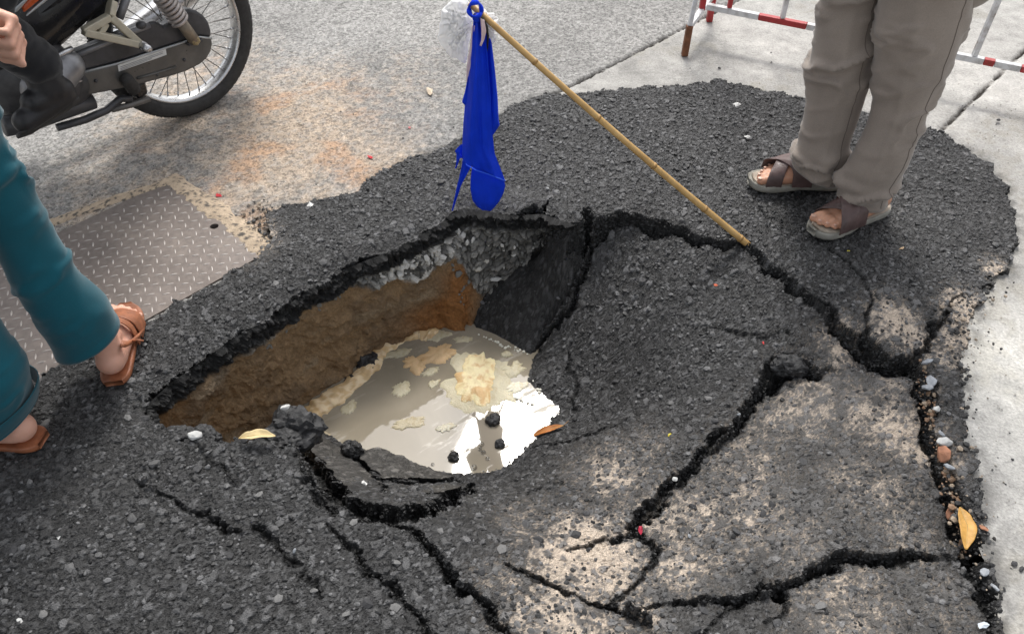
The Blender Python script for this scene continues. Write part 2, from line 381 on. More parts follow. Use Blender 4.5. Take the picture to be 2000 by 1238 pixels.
# ---- cracks: line in photo pixels, full width (m), depth (m)
CRACKS = [
    ([(1120, 434), (1150, 428), (1200, 419), (1250, 416), (1330, 439), (1400, 465), (1480, 492), (1530, 527), (1575, 570), (1640, 625), (1690, 665), (1735, 702)], [.03, .014, .026, .030, .012, .024, .010, .030, .04], .055, 0),
    ([(1690, 650), (1703, 672), (1725, 692), (1745, 705), (1790, 700)], [.03, .055, .03], .09, 0),
    ([(1140, 440), (1145, 480), (1155, 500), (1140, 540), (1120, 590), (1100, 620), (1060, 665), (1038, 697)], [.018, .026, .022, .028, .016], .07, 1),
    ([(1105, 690), (1126, 730), (1124, 800)], [.004, .012, .008], .03, 1),
    ([(1235, 1045), (1240, 1022), (1255, 1000), (1300, 960), (1350, 910), (1380, 870), (1430, 830), (1460, 790), (1480, 765), (1510, 740), (1560, 703)], [.016, .040, .044, .024, .036, .018, .030, .05, .05], .07, 0),
    ([(1505, 735), (1525, 710), (1545, 695), (1570, 706), (1597, 722)], [.05, .045, .02], .06, 0),
    ([(1240, 1040), (1170, 1055), (1105, 1078)], [.018, .014, .003], .04, 0),
    ([(1245, 1045), (1275, 1062), (1288, 1080), (1262, 1108)], [.018, .02, .006], .035, 0),
    ([(990, 1105), (1035, 1122), (1080, 1140), (1140, 1165), (1180, 1180), (1205, 1187)], [.005, .016, .02, .018], .045, 0),
    ([(1180, 1180), (1225, 1160), (1250, 1130), (1262, 1108)], [.016, .010, .004], .03, 0),
    ([(1200, 1187), (1290, 1181), (1350, 1173), (1440, 1163), (1490, 1135), (1540, 1142), (1600, 1108), (1680, 1086), (1740, 1098), (1850, 1091), (1905, 1093)], [.010, .007, .014, .008, .012, .036, .022, .046, .012, .036, .010, .016], .06, 0),
    ([(1540, 1145), (1530, 1180), (1500, 1215)], [.012, .012, .006], .03, 0),
    ([(1450, 1165), (1400, 1210), (1370, 1245)], [.010, .012, .012], .03, 0),
    ([(640, 1020), (655, 1042), (690, 1068), (700, 1090), (740, 1130), (770, 1160), (810, 1190), (850, 1240), (880, 1280)], [.004, .016, .022, .016, .016, .014], .05, 0),
    ([(690, 1000), (740, 1017), (830, 1062), (880, 1112), (930, 1165), (985, 1225), (1000, 1242), (1040, 1310)], [.03, .022, .026, .03, .026, .03], .06, 0),
    ([(265, 935), (300, 955), (340, 968), (355, 990), (385, 1002), (412, 1000), (425, 1018), (470, 1035)], [.002, .008, .012, .010, .016, .02], .04, 0),
    ([(496, 1030), (520, 1052), (560, 1085), (575, 1098)], [.014, .018, .010], .04, 0),
    ([(590, 1110), (612, 1130), (640, 1160)], [.006, .008, .003], .03, 0),
    ([(390, 868), (412, 905), (445, 920), (470, 945)], [.003, .007, .003], .02, 0),
    ([(1390, 585), (1450, 600), (1500, 618), (1530, 645), (1545, 655)], [.003, .009, .010, .004], .022, 0),
    ([(1610, 488), (1650, 515), (1685, 548), (1702, 585), (1698, 650)], [.004, .008, .008, .012], .035, 0),
    ([(1480, 410), (1520, 430), (1550, 455)], [.002, .006, .003], .02, 0),
    ([(1790, 705), (1812, 670), (1818, 635), (1850, 600), (1880, 585)], [.016, .018, .014, .006], .04, 0),
    ([(1790, 700), (1808, 740), (1822, 800), (1835, 870), (1852, 930), (1878, 1010), (1896, 1075), (1918, 1140), (1936, 1240), (1958, 1330)], [.03, .055, .034, .05, .030, .055, .04, .022, .03], .05, 0),
    ([(1045, 872), (1100, 862), (1150, 850), (1195, 832), (1235, 812)], [.003, .007, .006, .003], .018, 0),
    ([(1020, 965), (1060, 948), (1110, 942)], [.002, .006, .002], .016, 0),
    ([(590, 868), (615, 915), (640, 952), (690, 990), (745, 1003), (800, 1000), (850, 990), (880, 970), (925, 945)], [.05, .075, .10, .11, .10, .09, .06, .03], .11, 1),
    ([(690, 885), (715, 915), (745, 940), (745, 960)], [.012, .02, .016], .05, 1),
    ([(745, 935), (800, 942), (850, 940), (900, 940)], [.016, .024, .024, .014], .05, 1),
]
CR = []
for pts, wd, dp, mode in CRACKS:
    line = []
    for p in pts: line.append(on_ground(p[0], p[1]) if mode else at_z(p[0], p[1], 0.0 if (p[0] > 1120 and p[1] < 640) else float(on_ground(p[0], p[1])[2])))
    line = np.array(line)[:, :2]
    for lv in range(2):                                  # jagged between the drawn points
        mids = []
        for a, b in zip(line[:-1], line[1:]):
            t = b - a; mids += [a, (a + b) / 2 + np.array([-t[1], t[0]]) * rng.uniform(-.13, .13)]
        line = np.array(mids + [line[-1]])
    CR.append((line, np.array(wd), dp))

def carve(x, y, z, wx, wy):
    """cracks cut down into the plates; returns height and how freshly broken the face is (0..1)"""
    fr = np.zeros(x.shape)
    for line, wd, dp in CR:
        lo, hi = line.min(0) - .06, line.max(0) + .06
        m = np.where((wx > lo[0]) & (wx < hi[0]) & (wy > lo[1]) & (wy < hi[1]))[0]
        if not len(m): continue
        d, t = polydist(wx[m], wy[m], line)
        w = np.interp(t, np.linspace(0, 1, len(wd)), wd) * .36 * (0.45 + 1.1 * vnoise(wx[m] * 60, wy[m] * 60, seed=12))
        e = 1 - sstep(w * .5, w * 1.05 + .0022, d)
        z[m] -= .52 * dp * e * np.clip(w / .008, .3, 1)
        z[m] -= .008 * np.exp(-(d / .03) ** 2) * np.clip(w / .01, 0, 1)   # lips sag a little
        fr[m] = np.maximum(fr[m], 1 - sstep(w * .9, w + .006, d))
    return z, fr

SAND = [(1150, 1095, 95, 1.15), (1190, 1060, 60, .7), (1100, 1200, 120, .8), (1300, 1000, 80, .6), (1450, 900, 90, .42), (1600, 790, 90, .6), (1770, 850, 60, .95), (1740, 625, 48, 1.05), (1785, 660, 40, 1.0), (1640, 680, 45, .75), (1885, 610, 45, 1.2),
    (1870, 660, 40, 1.1), (1840, 700, 35, .8), (1200, 930, 90, .62), (1260, 880, 60, .4), (1050, 1030, 90, .42), (1650, 1190, 120, .55), (1450, 1000, 90, .6), (1700, 950, 90, .55), (1550, 1060, 80, .5), (1950, 530, 30, 1.0), (1850, 900, 40, .7), (1760, 1040, 70, .5), (1340, 1100, 70, .62),
    (1660, 800, 80, .55), (1760, 760, 60, .6), (1850, 1180, 70, .35), (1240, 1190, 60, .7), (960, 1150, 50, .45), (1370, 1010, 60, .75), (1500, 830, 60, .5), (490, 470, 50, .9), (470, 430, 40, .8)]
SANDW = [(on_ground(u, v), r, s * 1.18) for u, v, r, s in SAND]
def sand_mask(x, y):
    s = np.zeros(x.shape)
    for p, r, k in SANDW:
        rr = r / pxm(p[1], p[2]) * 1.15
        dx = x - p[0]; dy = (y - p[1]) * .8
        s = np.maximum(s, k * np.exp(-(dx * dx + dy * dy) / (rr * rr)))
    return s * (.55 + .9 * fbm(x * 14, y * 14, seed=21)) * (.5 + 1.0 * fbm(x * 60, y * 60, seed=22, octaves=3))

# smooth, dusty plate faces (little stone relief), and coarse loose rims
SMOOTH = [(on_ground(u, v)[:2], r) for u, v, r in [(650, 900, .09), (700, 950, .06), (1000, 560, .16), (1080, 530, .10), (1020, 640, .12), (1600, 790, .12), (1540, 760, .08), (1650, 760, .10)]]
def smooth_mask(x, y):
    s = np.zeros(x.shape)
    for c, r in SMOOTH: s = np.maximum(s, np.exp(-((x - c[0]) ** 2 + (y - c[1]) ** 2) / r ** 2))
    return s
def stones(x, y):
    """packed chippings: relief (m), pigment value, is-stone"""
    qx = x + (vnoise(x * 90, y * 90, seed=31) - .5) * .008; qy = y + (vnoise(x * 90, y * 90, seed=32) - .5) * .008
    h = np.zeros(x.shape); tone = np.full(x.shape, .005); st = np.zeros(x.shape)
    for cell, amp, prob, sd in ((.0072, .0023, .97, 41), (.0120, .0046, .58, 42), (.021, .0068, .22, 43)):
        f1, f2, i, dx, dy = voronoi(qx, qy, cell, sd)
        on = i < prob; r2 = (i * 977.13) % 1.0; r3 = (i * 3571.7) % 1.0
        pl = sstep(.03, .30, f2 - f1)
        hh = np.where(on, amp * pl * (.55 + .45 * r2) + amp * .5 * pl * (dx * (r2 - .5) + dy * (r3 - .5)), 0)
        m = hh > h
        h = np.where(m, hh, h); st = np.where(m, pl, st)
        tone = np.where(m, (.014 + .060 * r3 ** 2.6 + (.080 * (cell > .01)) * r2 ** 3) * pl + .0025 * (1 - pl), tone)
    return h, tone, st

STEP = .0034
gx = np.arange(-1.22, 1.60, STEP); gy = np.arange(.50, 2.82, STEP)
X, Y = np.meshgrid(gx, gy); NXg, NYg = len(gx), len(gy)
x, y = X.ravel(), Y.ravel()
jx = (vnoise(x * 300, y * 300, seed=51) - .5) * STEP * .5; jy = (vnoise(x * 300, y * 300, seed=52) - .5) * STEP * .5
x = x + jx; y = y + jy
sid, wx, wy = slab_id(x, y)
rx = x + (fbm(x * 22, y * 22, seed=61) - .5) * .05 + (vnoise(x * 120, y * 120, seed=62) - .5) * .014
ry = y + (fbm(x * 22, y * 22, seed=63) - .5) * .05 + (vnoise(x * 120, y * 120, seed=64) - .5) * .014
keep = inside(rx, ry, PATCH)
hx = x + (fbm(x * 24, y * 24, seed=65) - .5) * .035 + (vnoise(x * 110, y * 110, seed=66) - .5) * .016
hy = y + (fbm(x * 24, y * 24, seed=67) - .5) * .035 + (vnoise(x * 110, y * 110, seed=68) - .5) * .016
keep &= ~inside(hx, hy, HOLE)
z = np.zeros(x.shape); fr = np.zeros(x.shape); colr = np.zeros((len(x), 3)); stn = np.zeros(x.shape)
k = np.where(keep)[0]
xk, yk = x[k], y[k]
zk = base_height(xk, yk, sid[k])
zk, fk = carve(xk, yk, zk, wx[k], wy[k])
hk, tk, sk = stones(xk, yk)
sm = smooth_mask(xk, yk); sa = sand_mask(xk, yk)
# dip along the far rim of the hole where the edge has crumbled
rd, _ = polydist(xk, yk, w3(RIM)); zk -= .02 * np.exp(-(rd / .035) ** 2) * (sid[k] == 4)
zk += hk * (1 - .65 * sm) * (1 + .8 * fk) + fk * (fbm(xk * 120, yk * 120, seed=71, octaves=3) - .5) * .02
cover = .92 * sstep(-.0005, .0038, sa * .0052 - hk * (.75 + .8 * vnoise(xk * 150, yk * 150, seed=72)) - .0008)
cover *= 1 - .85 * fk
sandc = np.array([.57, .475, .38]) * (.75 + .4 * vnoise(xk * 200, yk * 200, seed=73))[:, None]
big = (.72 + .56 * fbm(xk * 5, yk * 5, seed=74))
dust = np.clip(.35 + .9 * (fbm(xk * 3.1, yk * 3.1, seed=75) - .3), .2, 1.2)
base = (tk * big)[:, None] * np.array([1.0, 1.0, 1.02]) + (.006 * dust * sk)[:, None] * np.array([1.05, 1.0, .95]) + (.075 * np.clip(sa, 0, 1) ** 1.3)[:, None] * np.array([1.10, .98, .86])
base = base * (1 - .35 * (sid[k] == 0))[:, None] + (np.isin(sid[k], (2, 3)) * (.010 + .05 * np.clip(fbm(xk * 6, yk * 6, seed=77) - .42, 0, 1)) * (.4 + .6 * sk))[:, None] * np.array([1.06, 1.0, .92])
base = base * (1 - fk)[:, None] + (fk * (.007 + .02 * (vnoise(xk * 260, yk * 260, seed=76) > .80)))[:, None]
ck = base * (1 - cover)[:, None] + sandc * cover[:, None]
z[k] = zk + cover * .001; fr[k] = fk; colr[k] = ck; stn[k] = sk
asphalt_mat = col_mat('fresh_asphalt', rough=.52, spec=.5, nscale=420, namt=.55, bmp=.7, bdist=.003, vor=330)

idx = np.arange(len(x)).reshape(NYg, NXg)
Q = np.stack([idx[:-1, :-1], idx[:-1, 1:], idx[1:, 1:], idx[1:, :-1]], -1).reshape(-1, 4)
Q = Q[keep[Q].all(1)]
P3 = np.stack([x, y, z], 1)
# free edges get a broken, downward face
E = np.concatenate([Q[:, [0, 1]], Q[:, [1, 2]], Q[:, [2, 3]], Q[:, [3, 0]]])
Es = np.sort(E, 1); _, inv, cnt = np.unique(Es[:, 0].astype(np.int64) * len(x) + Es[:, 1], return_inverse=True, return_counts=True)
free = E[cnt[inv] == 1]
qs = sid[Q[:, 0]]; qs_free = sid[free[:, 0]]
patch = empty('asphalt_patch'); tag(patch, kind='structure')
SLAB_LABEL = {'dark': 'steep dark plate of asphalt leaning into the muddy water', 'big': 'large sunken plate of asphalt sagging towards the puddle', 'sandy': 'sand dusted plate of asphalt along the concrete edge', 'corner': 'sandy plate of asphalt beyond the crack at the near corner', 'rim': 'flat fresh asphalt still level around the hole'}
for i, (nm, _, _) in enumerate(SLABS):
    q = Q[qs == i]; fe = free[qs_free == i]
    used, inv2 = np.unique(q, return_inverse=True)
    V = P3[used]; C = colr[used]; q2 = inv2.reshape(-1, 4)
    lut = {int(u): n for n, u in enumerate(used)}
    fe2 = np.array([[lut[int(a)], lut[int(b)]] for a, b in fe if int(a) in lut and int(b) in lut], dtype=np.int64).reshape(-1, 2)
    vs_ = np.unique(fe2); lut2 = {int(v): len(V) + n for n, v in enumerate(vs_)}
    rows = 3; Vn, Cn = [V], [C]; Fn = [q2]
    prev = {int(v): int(v) for v in vs_}; base_n = len(V)
    for r in range(1, rows + 1):
        vv = V[vs_] + np.stack([(vnoise(V[vs_, 0] * 90, V[vs_, 1] * 90, seed=80 + r) - .5) * .02, (vnoise(V[vs_, 0] * 90, V[vs_, 1] * 90, seed=90 + r) - .5) * .02, -np.full(len(vs_), .018 * r) + (vnoise(V[vs_, 0] * 70, V[vs_, 1] * 70, seed=95 + r) - .5) * .012], 1)
        Vn.append(vv); Cn.append(np.full((len(vs_), 3), .008) + (vnoise(vv[:, 0] * 150, vv[:, 1] * 150, seed=r) > .82)[:, None] * .03)
        cur = {int(v): base_n + n for n, v in enumerate(vs_)}; base_n += len(vs_)
        Fn.append(np.array([[prev[int(b)], prev[int(a)], cur[int(a)], cur[int(b)]] for a, b in fe2], dtype=np.int64).reshape(-1, 4)); prev = cur
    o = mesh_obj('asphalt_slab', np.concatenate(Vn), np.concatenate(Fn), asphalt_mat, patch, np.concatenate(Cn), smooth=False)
    o['label'] = SLAB_LABEL[nm]

# ---- loose and embedded chippings: the largest as objects, the rest as one mass
def rock_variants(n, sq=.65, seed=5):
    r = np.random.default_rng(seed); out = []
    for i in range(n):
        bm = bmesh.new(); bmesh.ops.create_icosphere(bm, subdivisions=1, radius=.5)
        V = np.array([v.co[:] for v in bm.verts]); F = np.array([[v.index for v in f.verts] for f in bm.faces]); bm.free()
        for j in range(7):                                # chop with random planes: angular crushed rock
            nrm = r.normal(size=3); nrm /= np.linalg.norm(nrm); dd = r.uniform(.24, .40); s = V @ nrm
            V = V - np.clip(s - dd, 0, None)[:, None] * nrm
        V *= np.array([1, r.uniform(.6, .95), r.uniform(.45, .8) * sq / .65]); out.append((V, F))
    return out
ROCKS = rock_variants(8)
stone_mat, nt, b = new_mat('crushed_stone')
oi = nt.nodes.new('ShaderNodeObjectInfo')
cr = ramp(nt, oi.outputs['Random'], [(0.0, (.030, .030, .032, 1)), (.5, (.065, .065, .067, 1)), (1.0, (.16, .158, .155, 1))])
nz = noise_node(nt, 90, 4)
nt.links.new(mixc(nt, 1.0, cr, ramp(nt, nz, [(.3, .6), (.7, 1.35)]), 'MULTIPLY'), b.inputs['Base Color'])
b.inputs['Roughness'].default_value = .7; bump(nt, b, nz, .4, .002)
rock_meshes = []
for i, (V, F) in enumerate(ROCKS):
    me = mesh_from('stone', V, F, None, False); me.materials.append(stone_mat); rock_meshes.append(me)
N = 26000
cand = k[rng.integers(0, len(k), N)]
cand = cand[(fr[cand] < .15) & (P3[cand, 2] > -.37)]
cxy = P3[cand]; dens = fbm(cxy[:, 0] * 6, cxy[:, 1] * 6, seed=101); sm_c = smooth_mask(cxy[:, 0], cxy[:, 1])
ok = rng.random(len(cand)) < (dens * 1.25) * (1 - .8 * sm_c); cand = cand[ok]; cxy = cxy[ok]
dia = .0065 + .013 * rng.random(len(cand)) ** 3.0
dep = S2 * (cxy[:, 1] + CAM_H - cxy[:, 2])
# photo-large chippings: a fixed set of the biggest
nbig = 285
bigpick = np.where(rng.random(len(cand)) < .03)[0]; dia[bigpick] = rng.uniform(.017, .030, len(bigpick))
order = np.argsort(-dia / dep); bigi, smalli = order[:nbig], order[nbig:]
for n, i in enumerate(bigi):
    o = bpy.data.objects.new('stone', rock_meshes[n % 8]); o.location = cxy[i] + np.array([0, 0, .0005]); s = dia[i] * 1.15
    o.scale = (s, s, s * rng.uniform(.45, .8)); o.rotation_euler = (rng.uniform(-.35, .35), rng.uniform(-.35, .35), rng.uniform(0, 6.28))
    put(o, patch)
VV, FF, CC = [], [], []; off = 0
for vi in range(8):
    ii = smalli[vi::8]; V, F = ROCKS[vi]; n = len(ii)
    a = rng.uniform(0, 6.28, n); tx = rng.uniform(-.4, .4, n); s = dia[ii]
    L = V[None] * s[:, None, None] * np.array([1, 1, .75])
    zz = L[:, :, 2] + L[:, :, 0] * tx[:, None]
    ca, sa_ = np.cos(a)[:, None], np.sin(a)[:, None]
    W = np.stack([L[:, :, 0] * ca - L[:, :, 1] * sa_, L[:, :, 0] * sa_ + L[:, :, 1] * ca, zz], -1) + cxy[ii][:, None, :] + np.array([0, 0, .0005])
    VV.append(W.reshape(-1, 3)); FF.append((F[None] + (np.arange(n) * len(V))[:, None, None] + off).reshape(-1, 3)); off += n * len(V)
    tn = (.016 + .12 * rng.random(n) ** 2.6)
    CC.append(np.repeat(np.stack([tn, tn, tn * 1.02], 1), len(V), 0))
# crumbs clinging to the broken crack faces
zq = P3[Q][:, :, 2]; steep = np.where((zq.max(1) - zq.min(1) > .010) & (zq.max(1) > -.36))[0]
zw = (zq[steep].max(1) - zq[steep].min(1)) ** 1.3; pick = rng.choice(steep, 22000, p=zw / zw.sum())
qa, qb = rng.random((2, len(pick), 1)); Pq = P3[Q[pick]]
cp = (Pq[:, 0] * (1 - qa) + Pq[:, 1] * qa) * (1 - qb) + (Pq[:, 3] * (1 - qa) + Pq[:, 2] * qa) * qb
low = (cp[:, 2] < Pq[:, :, 2].max(1) - .005); pick, cp, Pq = pick[low], cp[low], Pq[low]; cd = (.0035 + .009 * rng.random(len(pick)) ** 2.5) * (1 + .7 * np.clip((Pq[:, :, 2].max(1) - Pq[:, :, 2].min(1) - .015) / .03, 0, 1))
for vi in range(8):
    ii = np.arange(len(pick))[vi::8]; V, F = ROCKS[vi]; n = len(ii)
    a, b_ = rng.uniform(0, 6.28, (2, n)); ca, sa_, cb, sb = np.cos(a)[:, None], np.sin(a)[:, None], np.cos(b_)[:, None], np.sin(b_)[:, None]
    L = V[None] * cd[ii][:, None, None]
    x1_, y1_ = L[:, :, 0] * ca - L[:, :, 1] * sa_, L[:, :, 0] * sa_ + L[:, :, 1] * ca
    W = np.stack([x1_, y1_ * cb - L[:, :, 2] * sb, y1_ * sb + L[:, :, 2] * cb], -1) + cp[ii][:, None, :]
    VV.append(W.reshape(-1, 3)); FF.append((F[None] + (np.arange(n) * len(V))[:, None, None] + off).reshape(-1, 3)); off += n * len(V)
    tn = .008 + .035 * rng.random(n) ** 4
    CC.append(np.repeat(np.stack([tn, tn, tn * 1.02], 1), len(V), 0))
chip_mat = col_mat('chippings', rough=.55, spec=.45, nscale=300, namt=.35, bmp=.3, bdist=.002)
o = mesh_obj('chippings', np.concatenate(VV), np.concatenate(FF), chip_mat, patch, np.concatenate(CC), smooth=False); o['kind'] = 'stuff'

# ================================================================== pit wall: asphalt crust, crushed base course, clay
top, bot, nrm = [], [], []
RP = [tuple(p) + (0.0,) for p in RIM]
BOT = {860: (862, 664, -.45), 880: (890, 668, -.45), 905: (916, 664, -.43), 960: (946, 600, -.36), 1000: (1004, 545, -.28), 1060: (1056, 500, -.22), 1125: (1120, 474, -.16)}
ring = [tuple(p) for p in LIP] + RP
for p in ring:
    t = at_z(*p); t[2] -= .012
    if len(top) < len(LIP): t[2] -= .035; t[1] -= .012
    if p[2] == 0.0 and p[0] in BOT and p[1] < 441: bt = at_z(*BOT[p[0]])
    else: bt = np.array([t[0], t[1], -.50])
    top.append(t); bot.append(bt)
top, bot = np.array(top), np.array(bot)
seg = np.concatenate([[0], np.cumsum(np.linalg.norm(np.diff(top[:, :2], axis=0), axis=1))])
nu, nv = int(seg[-1] / .004), 110
su = np.linspace(0, seg[-1], nu)
T = np.stack([np.interp(su, seg, top[:, c]) for c in range(3)], 1); B = np.stack([np.interp(su, seg, bot[:, c]) for c in range(3)], 1)
tan = np.gradient(T[:, :2], axis=0)
for _ in range(40): tan = (np.roll(tan, 1, 0) + tan + np.roll(tan, -1, 0)) / 3
tan /= np.linalg.norm(tan, axis=1)[:, None] + 1e-9
inw = np.stack([tan[:, 1], -tan[:, 0]], 1)                  # towards the pit
cen = at_z(780, 760, WATER_Z)[:2]
flip = np.sign(((cen[None] - T[:, :2]) * inw).sum(1)); inw *= np.where(np.median(flip) < 0, -1, 1)
tv = np.linspace(0, 1, nv)[None, :]
PX = T[:, None, 0] * (1 - tv) + B[:, None, 0] * tv; PY = T[:, None, 1] * (1 - tv) + B[:, None, 1] * tv; PZ = T[:, None, 2] * (1 - tv) + B[:, None, 2] * tv
dz = np.maximum(-PZ, 0) + 0 * PX
n1 = fbm(PX * 9, PY * 9, PZ * 9, seed=110); n2 = fbm(PX * 45, PY * 45, PZ * 45, seed=111); n3 = fbm(PX * 120, PY * 120, PZ * 160, seed=112, octaves=3)
crust = 1 - sstep(.058, .076, dz + (n1 - .5) * .06)
ufar = np.repeat(su[:, None], nv, 1)
ur = su - seg[len(LIP)]                                      # metres along the far rim
Lr = seg[-1] - seg[len(LIP)]
a_u = np.repeat((ur / Lr)[:, None], nv, 1)
base_depth = .075 + .07 * sstep(.40, .62, a_u) + .16 * sstep(.72, .82, a_u) + (n1 - .5) * .10
rubble = (1 - sstep(base_depth, base_depth + .02, dz)) * (1 - crust)
rubble = np.maximum(rubble * sstep(.08, .3, a_u), (1 - crust) * sstep(.80, .86, a_u + (n1 - .5) * .16))
clay = np.clip(1 - crust - rubble, 0, 1)
disp = (n1 - .5) * .05 + (n2 - .5) * .012 + crust * (.012 + (n2 - .5) * .04 + (n3 - .5) * .02) + rubble * ((n2 - .5) * .035 + (n3 - .5) * .022) + clay * (.010 + .030 * tv * (1 - sstep(.4, .55, a_u)) - .015 * np.sin(tv * 3.1) + (n1 - .5) * .04 + (n2 - .5) * .014 + (n3 - .5) * .006 + (fbm(a_u * 60, tv * 3 + 0 * a_u, seed=120) - .5) * .016)
disp += .06 * tv * sstep(.55, .68, a_u) * (1 - sstep(.70, .76, a_u))
disp *= sstep(0, .02, tv + 0 * PX)
# loose chips that stick out of the base course
f1, f2, vid, _, _ = voronoi((a_u * Lr).ravel(), dz.ravel(), .024, 130)
f1 = f1.reshape(PX.shape); f2 = f2.reshape(PX.shape); vid = vid.reshape(PX.shape)
disp += rubble * (.013 * sstep(.04, .3, f2 - f1) * vid)
PX = PX + inw[:, None, 0] * disp; PY = PY + inw[:, None, 1] * disp
c_crust = np.stack([.009 + .02 * (n3 > .62)] * 3, -1)
cl = (.75 + .5 * n2)[..., None] * np.array([.245, .162, .088]); k1 = (.6 * sstep(.45, .62, n1 + (n3 - .5) * .25))[..., None]; cl = cl * (1 - k1) + k1 * np.array([.12, .085, .055]); k2 = (.8 * sstep(.60, .72, fbm(a_u * 9, dz * 22, seed=121)))[..., None]; cl = cl * (1 - k2) + k2 * np.array([.24, .18, .115])
rust = np.exp(-((a_u - .72) / .055) ** 2) * sstep(.14, .22, dz + (n1 - .5) * .08) + .9 * np.exp(-((a_u - .64) / .08) ** 2) * sstep(.24, .31, dz + (n1 - .5) * .06)
rust = np.clip(rust * (.6 + n2), 0, 1)[..., None]
cl = cl * (1 - rust) + rust * np.array([.235, .105, .035]) * (.7 + .6 * n3[..., None])
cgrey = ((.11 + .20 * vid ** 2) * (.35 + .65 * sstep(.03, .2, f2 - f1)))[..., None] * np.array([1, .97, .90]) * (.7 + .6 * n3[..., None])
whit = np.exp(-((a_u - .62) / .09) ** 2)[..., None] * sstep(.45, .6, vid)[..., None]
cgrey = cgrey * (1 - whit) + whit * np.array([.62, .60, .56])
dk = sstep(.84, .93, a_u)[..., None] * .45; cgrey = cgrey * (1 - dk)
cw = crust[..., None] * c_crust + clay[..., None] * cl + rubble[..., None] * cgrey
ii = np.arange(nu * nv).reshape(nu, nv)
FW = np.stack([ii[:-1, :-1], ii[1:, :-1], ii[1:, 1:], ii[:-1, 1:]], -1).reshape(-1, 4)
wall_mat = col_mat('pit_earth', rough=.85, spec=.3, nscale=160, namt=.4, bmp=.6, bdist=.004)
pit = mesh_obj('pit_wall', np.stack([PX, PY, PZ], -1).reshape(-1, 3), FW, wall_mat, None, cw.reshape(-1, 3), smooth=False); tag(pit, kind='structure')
# broken rock sticking out of the wall: pale fragments in the base course, grey ones on the right flank
pale_mat = simple('pale_broken_rock', (.58, .57, .54), .75, 0, .3, 40, .5, 60)
grey_mat = simple('grey_broken_rock', (.20, .20, .19), .75, 0, .4, 40, .5, 60)
pale_meshes = []; grey_meshes = []
for me0 in rock_meshes:
    a = me0.copy(); a.name = 'rock_fragment'; a.materials.clear(); a.materials.append(pale_mat); pale_meshes.append(a)
    a = me0.copy(); a.name = 'rock_fragment'; a.materials.clear(); a.materials.append(grey_mat); grey_meshes.append(a)
def wall_rock(au, depth, size, meshes, out=.002):
    iu = int(np.argmin(abs(ur / Lr - au))); iv = int(np.argmin(abs(-PZ[iu] - depth)))
    o = bpy.data.objects.new('rock_fragment', meshes[rng.integers(0, 8)])
    o.location = (PX[iu, iv] + inw[iu, 0] * out, PY[iu, iv] + inw[iu, 1] * out, PZ[iu, iv])
    o.scale = (size, size * rng.uniform(.7, 1), size * rng.uniform(.6, 1)); o.rotation_euler = rng.uniform(0, 6.28, 3); put(o, pit)
for _ in range(50): wall_rock(rng.normal(.62, .07), rng.uniform(.070, .13), .012 + .034 * rng.random() ** 2, pale_meshes)
for _ in range(70): wall_rock(rng.uniform(.70, .97), rng.uniform(.065, .30), .012 + .03 * rng.random() ** 2.5, grey_meshes)
for _ in range(16): wall_rock(rng.uniform(.74, .95), rng.uniform(.08, .22), rng.uniform(.018, .036), pale_meshes)
for _ in range(14): wall_rock(rng.uniform(.25, .55), rng.uniform(.06, .11), rng.uniform(.012, .03), grey_meshes)

# ================================================================== water in the hole
WP = w3([(550, 700, WATER_Z), (800, 560, WATER_Z), (1000, 560, WATER_Z), (1160, 700, WATER_Z), (1200, 850, WATER_Z), (1050, 960, WATER_Z), (850, 1000, WATER_Z), (650, 950, WATER_Z), (430, 950, WATER_Z), (330, 900, WATER_Z), (400, 760, WATER_Z)])
water_mat, nt, b = new_mat('muddy_water')
n = noise_node(nt, 5.0, 4, .55, distort=.6)
nt.links.new(ramp(nt, n, [(.3, (.225, .195, .145, 1)), (.6, (.28, .245, .187, 1)), (.85, (.32, .285, .225, 1))]), b.inputs['Base Color'])
tc = nt.nodes.new('ShaderNodeTexCoord'); mp = nt.nodes.new('ShaderNodeMapping'); mp.vector_type = 'TEXTURE'; mp.inputs['Rotation'].default_value = (0, 0, R(36)); mp.inputs['Scale'].default_value = (.20, .035, 1)
nt.links.new(tc.outputs['Object'], mp.inputs['Vector'])
sn = nt.nodes.new('ShaderNodeTexNoise'); sn.inputs['Scale'].default_value = 1.0; sn.inputs['Detail'].default_value = 8; sn.inputs['Roughness'].default_value = .62
nt.links.new(mp.outputs[0], sn.inputs['Vector'])
nt.links.new(ramp(nt, sn.outputs['Fac'], [(.575, .035), (.60, .38)]), b.inputs['Roughness'])      # streaks of scum film dull the mirror
b.inputs['IOR'].default_value = 1.45
bump(nt, b, noise_node(nt, 7, 2), .04, .004)
water = MB().add(WP, [list(range(len(WP)))]).build('water', water_mat); tag(water, kind='structure')

# ================================================================== old road around the patch
RSTEP = .009
rgx = np.arange(-2.6, 2.7, RSTEP); rgy = np.arange(.30, 4.9, RSTEP)
RX, RY = np.meshgrid(rgx, rgy); xr, yr = RX.ravel(), RY.ravel()
xr = xr + (vnoise(xr * 90, yr * 90, seed=53) - .5) * .009; yr = yr + (vnoise(xr * 90 + 40, yr * 90, seed=54) - .5) * .009
